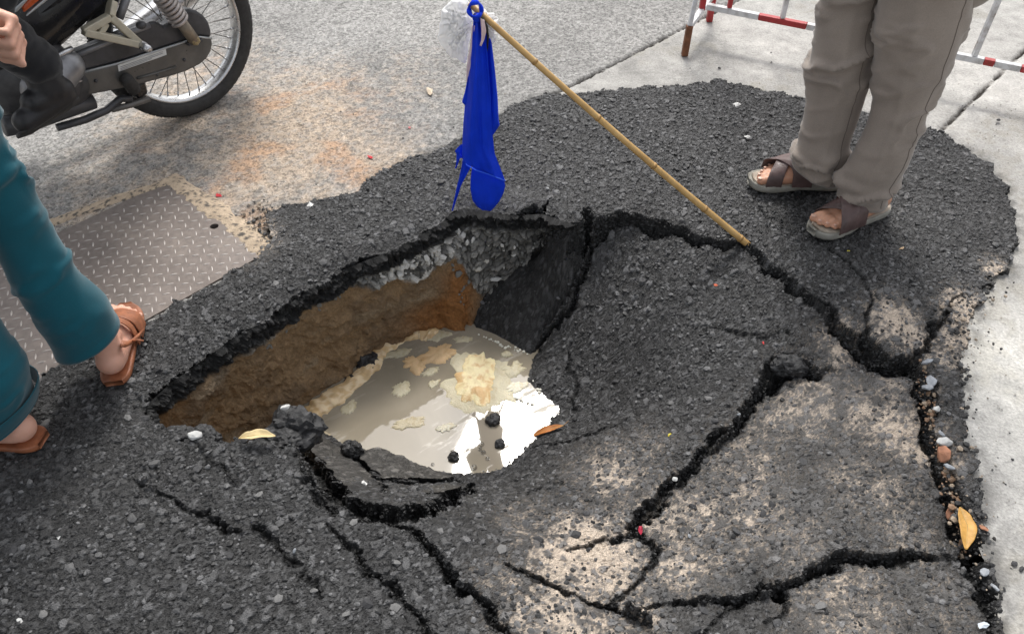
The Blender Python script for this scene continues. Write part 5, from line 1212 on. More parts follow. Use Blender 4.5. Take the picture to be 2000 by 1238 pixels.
def cloth_tube(rings, name, mat, parent, seed, n=150, seg=72, depth=.92, folds=(), fold_amp=.010, hem=True, crease=None):
    """trouser leg through rings (uL, vL, uR, vR, y) given where the photo shows its two outlines"""
    Lp = np.array([at_y(r[0], r[1], r[4]) if len(r) == 5 else r[0] for r in rings]); Rp = np.array([at_y(r[2], r[3], r[4]) if len(r) == 5 else r[1] for r in rings])
    d = np.concatenate([[0], np.cumsum(np.linalg.norm(np.diff((Lp + Rp) / 2, axis=0), axis=1))]); tt = np.linspace(0, d[-1], n)
    L_ = np.stack([np.interp(tt, d, Lp[:, c]) for c in range(3)], 1); R_ = np.stack([np.interp(tt, d, Rp[:, c]) for c in range(3)], 1)
    for _ in range(6):
        L_[1:-1] = (L_[:-2] + 2 * L_[1:-1] + L_[2:]) / 4; R_[1:-1] = (R_[:-2] + 2 * R_[1:-1] + R_[2:]) / 4
    C_ = (L_ + R_) / 2; e1 = (R_ - L_) / 2; rad = np.linalg.norm(e1, axis=1)[:, None]
    tg = np.gradient(C_, axis=0); tg /= np.linalg.norm(tg, axis=1)[:, None]
    e2 = np.cross(tg, e1 / rad); e2 /= np.linalg.norm(e2, axis=1)[:, None]
    sgn = np.sign((e2[:, 1]).mean()) or 1.0; e2 = e2 * sgn * rad * depth                 # e2 points away from the camera
    a = np.linspace(0, 2 * math.pi, seg, endpoint=False); ca, sa_ = np.cos(a), np.sin(a)
    P = C_[:, None] + e1[:, None] * ca[None, :, None] + e2[:, None] * sa_[None, :, None]
    N_ = (e1[:, None] * ca[None, :, None] + e2[:, None] * sa_[None, :, None]); N_ /= np.linalg.norm(N_, axis=2)[..., None]
    X_, Y_, Z_ = P[..., 0], P[..., 1], P[..., 2]; s_ = tt[:, None] + 0 * X_
    dsp = (fbm(X_ * 6, Y_ * 6, Z_ * 5, seed=seed, octaves=3) - .5) * .018
    rid = 1 - np.abs(2 * fbm(X_ * 7 + s_ * 5, Y_ * 7, s_ * 13 - X_ * 6, seed=seed + 1, octaves=3) - 1) * 2.2
    fw = np.zeros(n)
    for c_, w_, k_ in folds: fw = np.maximum(fw, k_ * np.exp(-((tt - c_) / w_) ** 2))
    dsp = dsp + np.clip(rid, 0, 1) ** 3 * fold_amp * (.12 + .85 * fw[:, None])
    for c_, w_, k_ in folds:                                                             # rolls of slack cloth, wandering round the leg
        ph = (tt[:, None] - c_ + .03 * np.sin(a * 1.0 + seed)[None, :] + .016 * (vnoise(a * 1.5, a * 0, seed=seed + 4) - .5)[None, :]) / (w_ * .38)
        dsp = dsp + k_ * fold_amp * .12 * np.sin(ph * 1.6 + 2.6 * vnoise(a * 2, a * 0 + c_ * 9, seed=seed + 6)[None, :]) * np.exp(-((tt[:, None] - c_) / w_) ** 2) * (.35 + .65 * np.cos(a - 4.4 + seed * .7)[None, :] ** 2)
    if crease is not None:
        for ang, amp in crease: dsp = dsp + amp * np.exp(-(((a - ang + math.pi) % (2 * math.pi) - math.pi) / .10) ** 2)[None, :] * (1 + 0 * tt[:, None])
    P = P + N_ * (dsp - .007)[..., None]
    if hem: P[:3] += N_[:3] * .0018
    ii = np.arange(n * seg).reshape(n, seg); jj = np.roll(ii, -1, 1)
    F = np.stack([ii[:-1], ii[1:], jj[1:], jj[:-1]], -1).reshape(-1, 4)
    o = mesh_obj(name, P.reshape(-1, 3), F, mat, parent, None, True); m_ = o.modifiers.new('cloth', 'SOLIDIFY'); m_.thickness = .0022; m_.offset = -1
    return o, P, N_
def seam(P, N_, col_i, rows, name, mat, parent, off=.0008, r_=.0011):
    MB().tube([P[i, col_i] + N_[i, col_i] * off for i in rows], r_, 5).build(name, mat, parent, True)
def fabric(name, c, rough=.85, weave=1400, var=.10, sheen=.25):
    m, nt, b = new_mat(name)
    n = noise_node(nt, 7, 4); n2 = noise_node(nt, 500, 3)
    f = ramp(nt, n, [(.3, 1 - var), (.7, 1 + var)]); nt.links.new(mixc(nt, 1.0, mixc(nt, 1.0, (*c, 1), f, 'MULTIPLY'), ramp(nt, n2, [(.3, .86), (.7, 1.12)]), 'MULTIPLY'), b.inputs['Base Color'])
    b.inputs['Roughness'].default_value = rough; b.inputs['Sheen Weight'].default_value = sheen; b.inputs['Specular IOR Level'].default_value = .25
    bump(nt, b, noise_node(nt, weave, 2), .25, .0008); return m
def body_upper(m, hipL, hipR, neck, shL, shR, elL, elR, wrL, wrR, head, look):
    hipL, hipR, neck, shL, shR, elL, elR, wrL, wrR, head = map(Vector, (hipL, hipR, neck, shL, shR, elL, elR, wrL, wrR, head)); mid = (hipL + hipR) / 2
    m.cone(hipL, .085, hipR, .085); chest = (shL + shR) / 2 - Vector((0, 0, .10))
    for a_, b_ in ((hipL, shL), (hipR, shR)):
        q0 = a_.lerp(mid, .2) + Vector((0, 0, .06)); q1 = b_.lerp(chest, .45) - Vector((0, 0, .06)); m.cone(q0, .085, q1, .098)
    m.cone(mid, .09, chest, .10); m.cone(shL, .048, neck, .05); m.cone(shR, .048, neck, .05); m.cone(neck - Vector((0, 0, .03)), .052, head - Vector((0, 0, .06)), .048)
    for s_, e_, w_ in ((shL, elL, wrL), (shR, elR, wrR)): m.cone(s_, .046, e_, .037); m.cone(e_, .036, w_, .024)
    lk = Vector(look).normalized(); up = (Vector((0, 0, 1)) - lk * lk.z).normalized(); sd = lk.cross(up)
    rot = Matrix((lk, sd, up)).transposed(); m.ball(head + up * .02, (.092, .072, .098), 24, 16, rot); m.cone(head - up * .03 + lk * .02, .060, head - up * .075 + lk * .045, .035)
    m.cone(head + lk * .085 + up * .02, .009, head + lk * .103 - up * .018, .014, 10, 4)                                  # nose
    for k_ in (-1, 1): m.ball(head + sd * .073 * k_ - lk * .005, (.022, .009, .032), 12, 8, rot); m.cone(head + lk * .078 + sd * .014 * k_ + up * .038, .010, head + lk * .070 + sd * .045 * k_ + up * .038, .009, 10, 4)
    m.cone(head + lk * .083 - up * .048 - sd * .018, .0075, head + lk * .083 - up * .048 + sd * .018, .0075, 10, 4)       # lips
    return head, lk, up, sd, rot
def hand_shapes(m, wrist, d, back, side, curl, k=1.0, thumb_out=.6):
    """palm and five fingers; d: wrist to knuckles, back: out of the back of the hand, side: towards the thumb"""
    wrist, d, back, side = Vector(wrist), Vector(d).normalized(), Vector(back).normalized(), Vector(side).normalized()
    kn = wrist + d * .085 * k
    for y_ in (-.028, -.010, .010, .028): m.cone(wrist + side * y_ * .6 * k + d * .012 * k, .0165 * k, kn + side * y_ * k, .0115 * k, 12, 4)
    m.cone(wrist - d * .02 * k, .022 * k, wrist + d * .03 * k, .024 * k, 14, 4)
    m.cone(wrist + d * .02 * k + side * .018 * k - back * .008 * k, .016 * k, wrist + d * .055 * k + side * .022 * k - back * .012 * k, .013 * k, 12, 4)
    for y_, l_, r_, cx in ((.030, .042, .0095, 0), (.010, .046, .0098, .05), (-.010, .043, .0094, .10), (-.029, .034, .0082, .16)):
        p = kn + side * y_ * k; a_ = 0.0
        for j, (f, seg_) in enumerate(((curl[0] + cx, 1.0), (curl[1], .62), (curl[2], .5))):
            a_ += f; q = p + (d * math.cos(a_) - back * math.sin(a_)) * l_ * seg_ * k; m.cone(p, r_ * (1 - .10 * j) * k, q, r_ * (.92 - .10 * j) * k, 12, 4); p = q
    t0 = wrist + d * .022 * k + side * .026 * k - back * .006 * k; t1 = t0 + (d * .55 + side * thumb_out - back * .35).normalized() * .038 * k; t2 = t1 + (d * .9 + side * .1 - back * .35).normalized() * .030 * k; t3 = t2 + (d * .85 - side * .25 - back * .3).normalized() * .024 * k
    m.cone(t0, .0135 * k, t1, .0110 * k, 12, 4); m.cone(t1, .0108 * k, t2, .0098 * k, 12, 4); m.cone(t2, .0098 * k, t3, .0082 * k, 12, 4)
def head_bits(H, parent, hair=hair_m):
    head, lk, up, sd, rot = H; m = MB(); m.ball(head + up * .038 - lk * .012, (.095, .079, .092), 24, 14, rot); o = m.build('hair', hair, parent, True)
    for v in o.data.vertices:
        q = Vector(v.co) - head; f = q.dot(lk); h_ = q.dot(up)
        if f > .045 and h_ < .075: v.co = v.co - lk * .05
        if h_ < -.02: v.co = v.co + up * (-.02 - h_) * .8
    wm = simple('eye_white', (.75, .72, .68), .3); im = simple('eye_iris', (.02, .012, .008), .2)
    for k_ in (-1, 1):
        e = MB(); e.ball(head + lk * .074 + sd * .030 * k_ + up * .018, (.010, .013, .009), 12, 8, rot); eo = e.build('eye', wm, parent, True)
        e = MB(); e.ball(head + lk * .0815 + sd * .030 * k_ + up * .017, (.0035, .0055, .0055), 10, 6, rot); e.build('iris', im, eo, True)
def shirt(hipL, hipR, neck, shL, shR, elL, elR, name, mat, parent):
    hipL, hipR, neck, shL, shR, elL, elR = map(Vector, (hipL, hipR, neck, shL, shR, elL, elR)); mid = (hipL + hipR) / 2; chest = (shL + shR) / 2 - Vector((0, 0, .10)); m = MB()
    m.cone(hipL.lerp(mid, .1) + Vector((0, 0, .05)), .105, hipR.lerp(mid, .1) + Vector((0, 0, .05)), .105)
    for a_, b_ in ((hipL, shL), (hipR, shR)): m.cone(a_.lerp(mid, .2) + Vector((0, 0, .08)), .100, b_.lerp(chest, .45) - Vector((0, 0, .06)), .112)
    m.cone(mid + Vector((0, 0, .05)), .105, chest, .116); m.cone(shL, .060, neck - Vector((0, 0, .045)), .060); m.cone(shR, .060, neck - Vector((0, 0, .045)), .060)
    for s_, e_ in ((shL, elL), (shR, elR)): m.cone(s_, .062, s_.lerp(e_, .8), .060)
    return m.fuse(name, mat, .009, parent, 8)

# ---------------- the man standing on the patch: taupe trousers, crossed-strap sandals
man = empty('person', (1.02, 2.0, .012)); tag(man, 'person in taupe trousers and brown cross strap sandals standing on the asphalt', 'person')
taupe = fabric('taupe_trousers', srgb(140, 130, 121)); seam_m = fabric('taupe_seam', srgb(100, 90, 82))
GZ = .016
nearH = at_z(1722, 408, GZ); nearT = at_z(1583, 462, GZ); farH = at_z(1634, 361, GZ); farT = at_z(1468, 357, GZ)
Wn = frame_from(nearH, nearT - nearH); Wf = frame_from(farH, farT - farH)
mb = MB()
kneeN = Vector(at_y(1760, 190, 1.97)); kneeF = Vector(at_y(1632, 190, 2.10))
wn = foot_shapes(mb, Wn, .018, True, .262, kneeN, .9); wf = foot_shapes(mb, Wf, .018, False, .262, kneeF, .9)
hipN, hipF = Vector((1.10, 1.99, .84)), Vector((1.06, 2.17, .84))
mb.cone(kneeN, .056, hipN, .080); mb.cone(kneeF, .056, hipF, .080)
sN, sF, nk = Vector((1.10, 1.89, 1.34)), Vector((1.05, 2.26, 1.34)), Vector((1.06, 2.075, 1.40))
eN, eF = Vector((1.14, 1.83, 1.06)), Vector((1.09, 2.32, 1.06)); wN, wF = Vector((1.05, 1.83, .84)), Vector((1.00, 2.33, .84))
Hm = body_upper(mb, hipN, hipF, nk, sN, sF, eN, eF, wN, wF, (1.00, 2.075, 1.55), (-1, -.1, -.45))
hand_shapes(mb, wN, (-.25, 0, -1), (.3, -1, 0), (-1, -.2, .2), (.35, .5, .4)); hand_shapes(mb, wF, (-.25, 0, -1), (.3, 1, 0), (-1, .2, .2), (.35, .5, .4))
mb.fuse('body', skin_a, .0042, man, 5)
nail_m = simple('toenail', (.58, .36, .27), .35, 0, .1, 60)
toe_nails(Wn, .018, True, nail_m, man, .262); toe_nails(Wf, .018, False, nail_m, man, .262)
leather = simple('brown_leather', (.095, .060, .056), .48, 0, .35, 26, .35, 160); leath_e = simple('leather_edge', (.16, .10, .085), .6)
sole_m = simple('grey_sole', (.28, .27, .235), .8, 0, .25, 30, .4, 150); insole_m = simple('worn_insole', (.36, .31, .25), .75, 0, .4, 16)
W_K[0] = .262 / .25
for W, sg in ((Wn, -1), (Wf, 1)):
    so = sole_mesh(W, .287, .104, .020, 'sandal', sole_m, man, sg, rim=.003)
    sole_mesh(W, .275, .092, .0225, 'insole', insole_m, so, sg, z0=.0008)
    strap(W, .150, .210, .048, .053, .052, .021, .98, 'strap', leather, so, skew=.004) if sg > 0 else strap(W, .210, .150, .048, .052, .053, .021, .98, 'strap', leather, so, skew=.004)
    strap(W, .200, .125, .060, .054, .053, .023, 1.05, 'strap', leather, so, skew=.004) if sg > 0 else strap(W, .125, .200, .060, .053, .054, .023, 1.05, 'strap', leather, so, skew=.004)
    MB().ball(W(.03, 0, .02), (.040, .034, .006), 16, 6).build('heel_pad', insole_m, so, True)
yF, yN = at_z(1600, 345, .08)[1], at_z(1690, 390, .08)[1]
legF = [(1549, 322, 1632, 352, yF), (1550, 308, 1640, 334, yF), (1554, 284, 1655, 305, yF), (1563, 250, 1664, 268, yF + .01), (1573, 205, 1680, 215, yF + .02), (1576, 165, 1694, 165, yF + .03), (1579, 140, 1704, 140, yF + .035), (1585, 105, 1708, 105, yF + .04), (1592, 60, 1715, 60, yF + .05), (1603, 10, 1728, 10, yF + .06), (1612, -60, 1748, -60, yF + .07), (1622, -160, 1775, -160, yF + .08), (1632, -300, 1800, -300, yF + .08)]
legN = [(1638, 386, 1731, 394, yN), (1639, 372, 1734, 380, yN), (1643, 350, 1744, 356, yN), (1655, 325, 1765, 330, yN), (1675, 290, 1782, 292, yN + .0), (1696, 240, 1802, 245, yN + .01), (1709, 200, 1817, 205, yN + .02), (1707, 160, 1838, 160, yN + .03), (1708, 120, 1855, 120, yN + .04), (1709, 70, 1874, 70, yN + .05), (1713, 20, 1890, 20, yN + .055), (1722, -60, 1915, -60, yN + .06), (1740, -160, 1945, -160, yN + .08), (1752, -300, 1975, -300, yN + .10)]
tro = MB(); 
troF, PF, NF = cloth_tube(legF, 'trouser_leg', taupe, man, 31, folds=((.06, .05, 1.6), (.36, .08, 1.8), (.52, .08, .9)), fold_amp=.017, crease=((4.45, .004),))
troN, PN, NN = cloth_tube(legN, 'trouser_leg', taupe, man, 37, folds=((.055, .04, 2.0), (.30, .10, .8), (.48, .1, .7)), fold_amp=.017, crease=((4.2, .004),))
seam(PF, NF, 58, range(2, 148), 'side_seam', seam_m, troF, .0020, .0016); seam(PN, NN, 60, range(2, 148), 'side_seam', seam_m, troN, .0020, .0016)
m = MB(); m.cone(hipN, .125, hipF, .125); m.cone(hipN - Vector((0, 0, .12)), .108, hipN + Vector((0, 0, .05)), .118); m.cone(hipF - Vector((0, 0, .12)), .108, hipF + Vector((0, 0, .05)), .118); m.fuse('trouser_seat', taupe, .010, man, 8)
shirt(hipN, hipF, nk, sN, sF, eN, eF, 'shirt', fabric('pale_blue_shirt', (.38, .44, .52)), man); head_bits(Hm, man)

# ---------------- the person stepping past on the left: teal trousers, tan sandals, bare heels
walker = empty('person', (-1.0, 1.2, .012)); tag(walker, 'person in teal trousers and tan sandals seen from behind at the left edge', 'person')
teal = fabric('teal_trousers', srgb(0, 78, 92), .8, 1200, .12)
mb = MB()
h1 = at_z(226, 748, GZ); W1 = frame_from(h1, (-.20, 1.0)); h2 = at_z(82, 862, GZ); W2 = frame_from(h2, (-1.0, .10))
k1 = Vector(at_y(46, 470, 1.312)); k2 = Vector(at_y(-112, 520, 1.17))
foot_shapes(mb, W1, .014, False, .255, k1, .72); foot_shapes(mb, W2, .014, True, .255, k2, .78)
hp1, hp2 = Vector((-1.06, 1.33, .88)), Vector((-1.23, 1.15, .88))
mb.cone(k1, .037, Vector(at_y(-172, 105, 1.325)), .046); mb.cone(Vector(at_y(-172, 105, 1.325)), .046, hp1, .060); mb.cone(k2, .040, hp2, .060)
s1_, s2_, nk1 = Vector((-1.03, 1.38, 1.33)), Vector((-1.33, 1.16, 1.33)), Vector((-1.18, 1.27, 1.40))
wr1 = Vector(at_y(-66, 22, 1.56)); e1_ = Vector((-1.05, 1.45, 1.05)); e2_, wr2 = Vector((-1.43, 1.14, 1.05)), Vector((-1.45, 1.26, .82))
Hw = body_upper(mb, hp1, hp2, nk1, s1_, s2_, e1_, e2_, wr1, wr2, (-1.21, 1.34, 1.54), (-.5, .8, -.4))
kd = Vector(at_y(10, 52, 1.56)) - wr1
hand_shapes(mb, wr1, kd, (.05, 1, .35), (-.25, .3, -1), (1.35, 1.45, .7), 1.08, .25); hand_shapes(mb, wr2, (0, .1, -1), (-1, 0, 0), (0, 1, 0), (.4, .5, .4))
mb.fuse('body', skin_b, .0042, walker, 5)
tan_l = simple('tan_leather', (.30, .108, .050), .5, 0, .3, 30, .3, 200)
W_K[0] = .255 / .25
for W, sg in ((W1, 1), (W2, -1)):
    so = sole_mesh(W, .272, .098, .016, 'sandal', tan_l, walker, sg)
    strap(W, .165, .185, .055, .050, .050, .006, 1.0, 'strap', tan_l, so); strap(W, .120, .120, .022, .047, .047, .010, 1.05, 'strap', tan_l, so)
    pts = [W(.100, .046, .020), W(.065, .044, .034), W(.03, .038, .046), W(.000, .020, .052), W(-.006, 0, .054), W(.000, -.020, .052), W(.03, -.038, .046), W(.065, -.044, .034), W(.100, -.046, .020)]
    V = []
    if False:
        for p_ in pts: V += [p_ - Vector((0, 0, .007)) + (p_ - W(.05, 0, .04)).normalized() * .002, p_ + Vector((0, 0, .007)) + (p_ - W(.05, 0, .04)).normalized() * .002]
        pass
    if sg > 0:
        sp_ = [W(.150, -.052, .020), W(.110, -.050, .040), W(.075, -.045, .058), W(.050, -.042, .075), W(.040, -.034, .088)]
        V = []
        for p_ in sp_: V += [p_ - (W(.01, 0, 0) - W(0, 0, 0)), p_ + (W(.01, 0, 0) - W(0, 0, 0))]
        o = mesh_obj('side_strap', [v[:] for v in V], [[2 * i, 2 * i + 2, 2 * i + 3, 2 * i + 1] for i in range(4)], tan_l, so, None, True); m_ = o.modifiers.new('l', 'SOLIDIFY'); m_.thickness = .003
        MB().tube([W(.075, -.048, .060), W(.074, -.060, .062), W(.072, -.074, .058)], [.003, .0026, .0022], 6).build('buckle_tongue', tan_l, so, True)
y1 = h1[1] + .03
leg1 = [(112, 676, 232, 646, y1 + 0.000), (104, 656, 223, 628, y1 + 0.000), (88, 626, 210, 602, y1 + 0.000), (44, 570, 165, 556, y1 + 0.000), (16, 530, 136, 510, y1 + 0.005), (-12, 480, 110, 465, y1 + 0.010), (-49, 405, 71, 395, y1 + 0.020), (-76, 350, 38, 340, y1 + 0.030), (-119, 290, 4, 285, y1 + 0.030), (-174, 215, -10, 215, y1 + 0.030), (-264, 120, -49, 120, y1 + 0.020), (-404, -20, -130, -20, y1 + 0.010), (-624, -220, -260, -220, y1 + -0.010)]
y2_ = h2[1] + .03
leg2 = [(-90, 826, 62, 788, y2_), (-95, 805, 59, 766, y2_), (-108, 765, 47, 722, y2_), (-135, 700, 22, 686, y2_ + .01), (-165, 640, 0, 645, y2_ + .02), (-210, 560, -40, 560, y2_ + .04), (-270, 430, -85, 430, y2_ + .06), (-390, 250, -180, 250, y2_ + .08), (-640, -40, -400, -40, y2_ + .10)]
t1_, P1_, N1_ = cloth_tube(leg1, 'trouser_leg', teal, walker, 43, folds=((.10, .05, .5), (.22, .06, .8), (.42, .09, 1.3), (.56, .07, .9)), fold_amp=.012)
t2_, P2_, N2_ = cloth_tube(leg2, 'trouser_leg', teal, walker, 47, folds=((.08, .04, .8), (.30, .1, 1.1)), fold_amp=.011)
cuff = [(-95, 830, 66, 792, y2_), (-97, 824, 68, 786, y2_), (-98, 812, 68, 773, y2_), (-98, 803, 66, 764, y2_)]
cloth_tube(cuff, 'turned_cuff', teal, t2_, 49, n=24, fold_amp=.003, depth=.98)
seam(P1_, N1_, 0, range(2, 148, 3), 'side_seam', fabric('teal_seam', srgb(0, 62, 76)), t1_, .0002, .0009)
for rr_ in (5,):
    MB().tube([P1_[rr_, i % 72] + N1_[rr_, i % 72] * .0003 for i in range(73)], .0008, 4, False).build('hem_stitch', fabric('teal_stitch', srgb(0, 58, 70)), t1_, True)
m = MB(); m.cone(hp1, .125, hp2, .125); m.cone(hp1 - Vector((0, 0, .12)), .108, hp1 + Vector((0, 0, .05)), .118); m.cone(hp2 - Vector((0, 0, .12)), .108, hp2 + Vector((0, 0, .05)), .118); m.fuse('trouser_seat', teal, .010, walker, 8)
shirt(hp1, hp2, nk1, s1_, s2_, e1_, e2_, 'shirt', fabric('teal_shirt', srgb(0, 78, 92)), walker); head_bits(Hw, walker)
# ================================================================== motorcycle passing on the left, seen from its left side
ph = R(49); AX = np.array(at_z(342, 62, .29)); FW_ = np.array([-math.cos(ph), -math.sin(ph), 0.0]); NS = np.array([math.sin(ph), -math.cos(ph), 0.0])   # forward, near side
def BK(s_, h_, o_=0.0): return AX * np.array([1, 1, 0]) + FW_ * s_ + NS * o_ + np.array([0, 0, h_])
def onside(u, v, o_): return at_plane(u, v, AX + NS * o_, NS)
bike = empty('motorcycle', AX * np.array([1, 1, 0])); tag(bike, 'dark motorcycle with spoked rear wheel and full chain case passing behind the walker', 'motorcycle')
rub = simple('tyre_rubber', (.035, .034, .033), .8, 0, .3, 40, .3, 300); alu = simple('polished_rim', (.62, .62, .62), .3, .9, .12, 30); drk = simple('dark_engine_paint', (.068, .068, .072), .42, .3, .3, 20, .15, 200)
blk = simple('gloss_black_panel', (.008, .008, .009), .25, 0, .2, 10); cas = simple('chain_case_paint', (.115, .112, .106), .36, .35, .25, 14, .1, 200); crm = simple('cream_bracket', (.50, .46, .36), .45, .2, .15, 24); chrome = simple('worn_chrome', (.55, .55, .56), .28, .9, .2, 26)
org = simple('orange_panel', (.60, .10, .02), .3, 0, .1, 10); sil = simple('silver_trim', (.45, .47, .48), .35, .5, .1, 10)
def wheel(s0, name, near):
    c = BK(s0, .285); w = MB(); w.V, w.F = [], []
    def torus(prof, seg=96):
        V, F = [], []; k = len(prof)
        for i in range(seg):
            a = 2 * math.pi * i / seg
            for r_, o_ in prof: V.append(c + FW_ * (r_ * math.cos(a)) + np.array([0, 0, r_ * math.sin(a)]) + NS * o_)
        F = [[i * k + j, i * k + (j + 1) % k, ((i + 1) % seg) * k + (j + 1) % k, ((i + 1) % seg) * k + j] for i in range(seg) for j in range(k)]
        return V, F
    t = MB().add(*torus([(.226, -.024), (.238, -.034), (.256, -.039), (.270, -.034), (.279, -.022), (.283, -.008), (.284, 0), (.283, .008), (.279, .022), (.270, .034), (.256, .039), (.238, .034), (.226, .024)])).build('tyre', rub, bike, True)
    rim = MB().add(*torus([(.232, -.026), (.224, -.027), (.219, -.018), (.214, -.008), (.213, 0), (.214, .008), (.219, .018), (.224, .027), (.232, .026), (.226, .012), (.225, 0), (.226, -.012)])).build('rim', alu, bike, True)
    tr = MB()                                                           # sipes cut round both shoulders, shown as raised blocks between them
    for i in range(64):
        a = 2 * math.pi * i / 64
        for sg in (-1, 1):
            e_r = FW_ * math.cos(a) + np.array([0, 0, math.sin(a)]); e_t = -FW_ * math.sin(a) + np.array([0, 0, math.cos(a)])
            tr.box(c + e_r * .2712 + NS * (.0245 * sg), (.0058, .0112, .0095), (e_r * .72 + NS * sg * .69, e_t, NS * .72 - e_r * sg * .69))
    tr.build('tread_block', rub, t, False, 0)
    hub = MB().tube([c - NS * .05, c - NS * .03, c + NS * .03, c + NS * .05], [.035, .055, .055, .035], 24).build('hub', drk, bike, True)
    for i in range(36):
        a = 2 * math.pi * (i + .5) / 36; a2 = a + (.32 if (i // 1) % 2 else -.32); sg = 1 if (i // 2) % 2 else -1
        p = c + (FW_ * math.cos(a2) + np.array([0, 0, math.sin(a2)])) * .050 + NS * .026 * sg; q = c + (FW_ * math.cos(a) + np.array([0, 0, math.sin(a)])) * .216 + NS * .006 * sg
        MB().tube([p, q], .0017, 6).build('spoke', simple_spoke, bike, True); MB().tube([q, q + (p - q) * .09], .0033, 6).build('nipple', chrome, rim, True)
simple_spoke = simple('spoke_steel', (.22, .21, .20), .45, .6, .2, 30)
wheel(0, 'rear', True); wheel(1.22, 'front', False)
def side_plate(name, px, o_, th, mat, parent=None, bev=.006): return MB().prism([onside(u, v, o_) for u, v in px], -NS * th).build(name, mat, parent or bike, False, bev)
Z = 2000 / 520.0 if False else 3.846
def zp(L): return [(a / Z, c_ / Z) for a, c_ in L]
OC = .085
low = zp([(470, 745), (560, 745), (700, 712), (850, 683), (1000, 652), (1150, 612), (1280, 578), (1400, 540), (1500, 490), (1555, 445), (1588, 385), (1598, 330), (1592, 295), (1500, 282), (1250, 362), (880, 482), (560, 562), (480, 600)])
cs = side_plate('chain_case', low, OC, .045, cas)
up_ = zp([(560, 556), (880, 476), (1250, 356), (1500, 276), (1590, 288), (1588, 225), (1570, 170), (1535, 122), (1485, 88), (1430, 74), (1375, 84), (1335, 110), (1300, 160), (1230, 200), (1180, 160), (1100, 178), (960, 235), (740, 330), (530, 415), (510, 500)])
side_plate('chain_case_top', up_, OC - .004, .040, drk, bike, .008)
MB().tube([onside(u, v, OC + .001) for u, v in zp([(560, 560), (880, 480), (1250, 360), (1500, 280), (1592, 292)])], .0035, 6).build('case_rim', sil, cs, True)
MB().tube([onside(u, v, OC - .004) for u, v in zp([(540, 430), (740, 345), (960, 250), (1120, 190)])], .010, 10).build('swing_arm', simple('swing_arm_paint', (.23, .23, .24), .4, .4, .15, 20), bike, True)
MB().tube([onside(u, v, OC + .001) for u, v in zp([(1030, 590), (1160, 555), (1320, 505)])], .0045, 8).build('case_rib', cas, cs, True)
st = side_plate('sticker', zp([(885, 492), (1245, 366), (1252, 414), (893, 540)]), OC + .0015, .0015, simple('white_sticker', (.66, .66, .64), .5, 0, .08, 40), cs, 0)
lines = MB()
for f in (.30, .55, .78):
    a_, b_ = np.array(onside(*[x_ / Z for x_ in (905, 492 + 48 * f)], OC + .0022)), np.array(onside(*[x_ / Z for x_ in (1236, 372 + 46 * f)], OC + .0022)); lines.bar(a_, a_ + (b_ - a_) * (.96 if f < .7 else .7), .0012, .0016)
lines.build('fine_print', simple('grey_print', (.28, .28, .28), .6), st)
for u, v in ((1385, 452), (720, 610), (1180, 560)): MB().ball(onside(u / Z, v / Z, OC + .001), (.006, .006, .006), 10, 6).build('bolt', drk, cs, True)
# cream pillion bracket: three bars round a window, with a post going up to the frame
m = MB()
tri = [onside(u, v, .115) for u, v in zp([(625, 240), (825, 125), (1055, 335)])]
for a_, b_, w_ in ((0, 1, .024), (1, 2, .026), (2, 0, .028)): m.bar(tri[a_], tri[b_], .022, w_, NS)
m.bar(tri[1], onside(845 / Z, 10 / Z, .10), .020, .030, NS); m.bar(onside(800 / Z, 175 / Z, .115), onside(745 / Z, 270 / Z, .115), .018, .014, NS)
m.build('bracket', crm, bike, False, .004)
MB().tube([tri[2] - NS * .02, tri[2] + NS * .012, tri[2] + NS * .05], [.014, .014, .010], 14).build('peg_bolt', chrome, bike, True)
MB().ball(onside(1060 / Z, 190 / Z, .12), (.016, .016, .012), 12, 8).build('peg_pivot', drk, bike, True)
# shock absorber
s0_, s1__ = onside(1195 / Z, -60 / Z, .11), onside(1455 / Z, 300 / Z, .11); d_ = s1__ - s0_
MB().tube([s0_, s0_ + d_ * .55, s0_ + d_ * .56, s1__], [.012, .012, .019, .019], 14).build('shock_body', simple('shock_tube', (.26, .22, .17), .45, .5, .3, 30), bike, True)
coil = []; e1v = Vector(d_).normalized().orthogonal().normalized(); e2v = Vector(d_).normalized().cross(e1v)
for i in range(7 * 14 + 1):
    a = 2 * math.pi * i / 14; coil.append(Vector(s0_ + d_ * (.02 + .56 * i / 98)) + e1v * .027 * math.cos(a) + e2v * .027 * math.sin(a))
MB().tube(coil, .0058, 8).build('spring', simple('spring_steel', (.42, .38, .36), .4, .5, .2, 30), bike, True)
MB().tube([s1__ - NS * .01, s1__ + NS * .014, s1__ + NS * .018], [.016, .016, .010], 6).build('axle_nut', simple('brassy_nut', (.35, .28, .16), .45, .6, .3, 40), bike, False)
MB().bar(onside(1400 / Z, 330 / Z, OC + .006), onside(1510 / Z, 295 / Z, OC + .006), .012, .030, NS).build('chain_adjuster', drk, bike, False, .003)
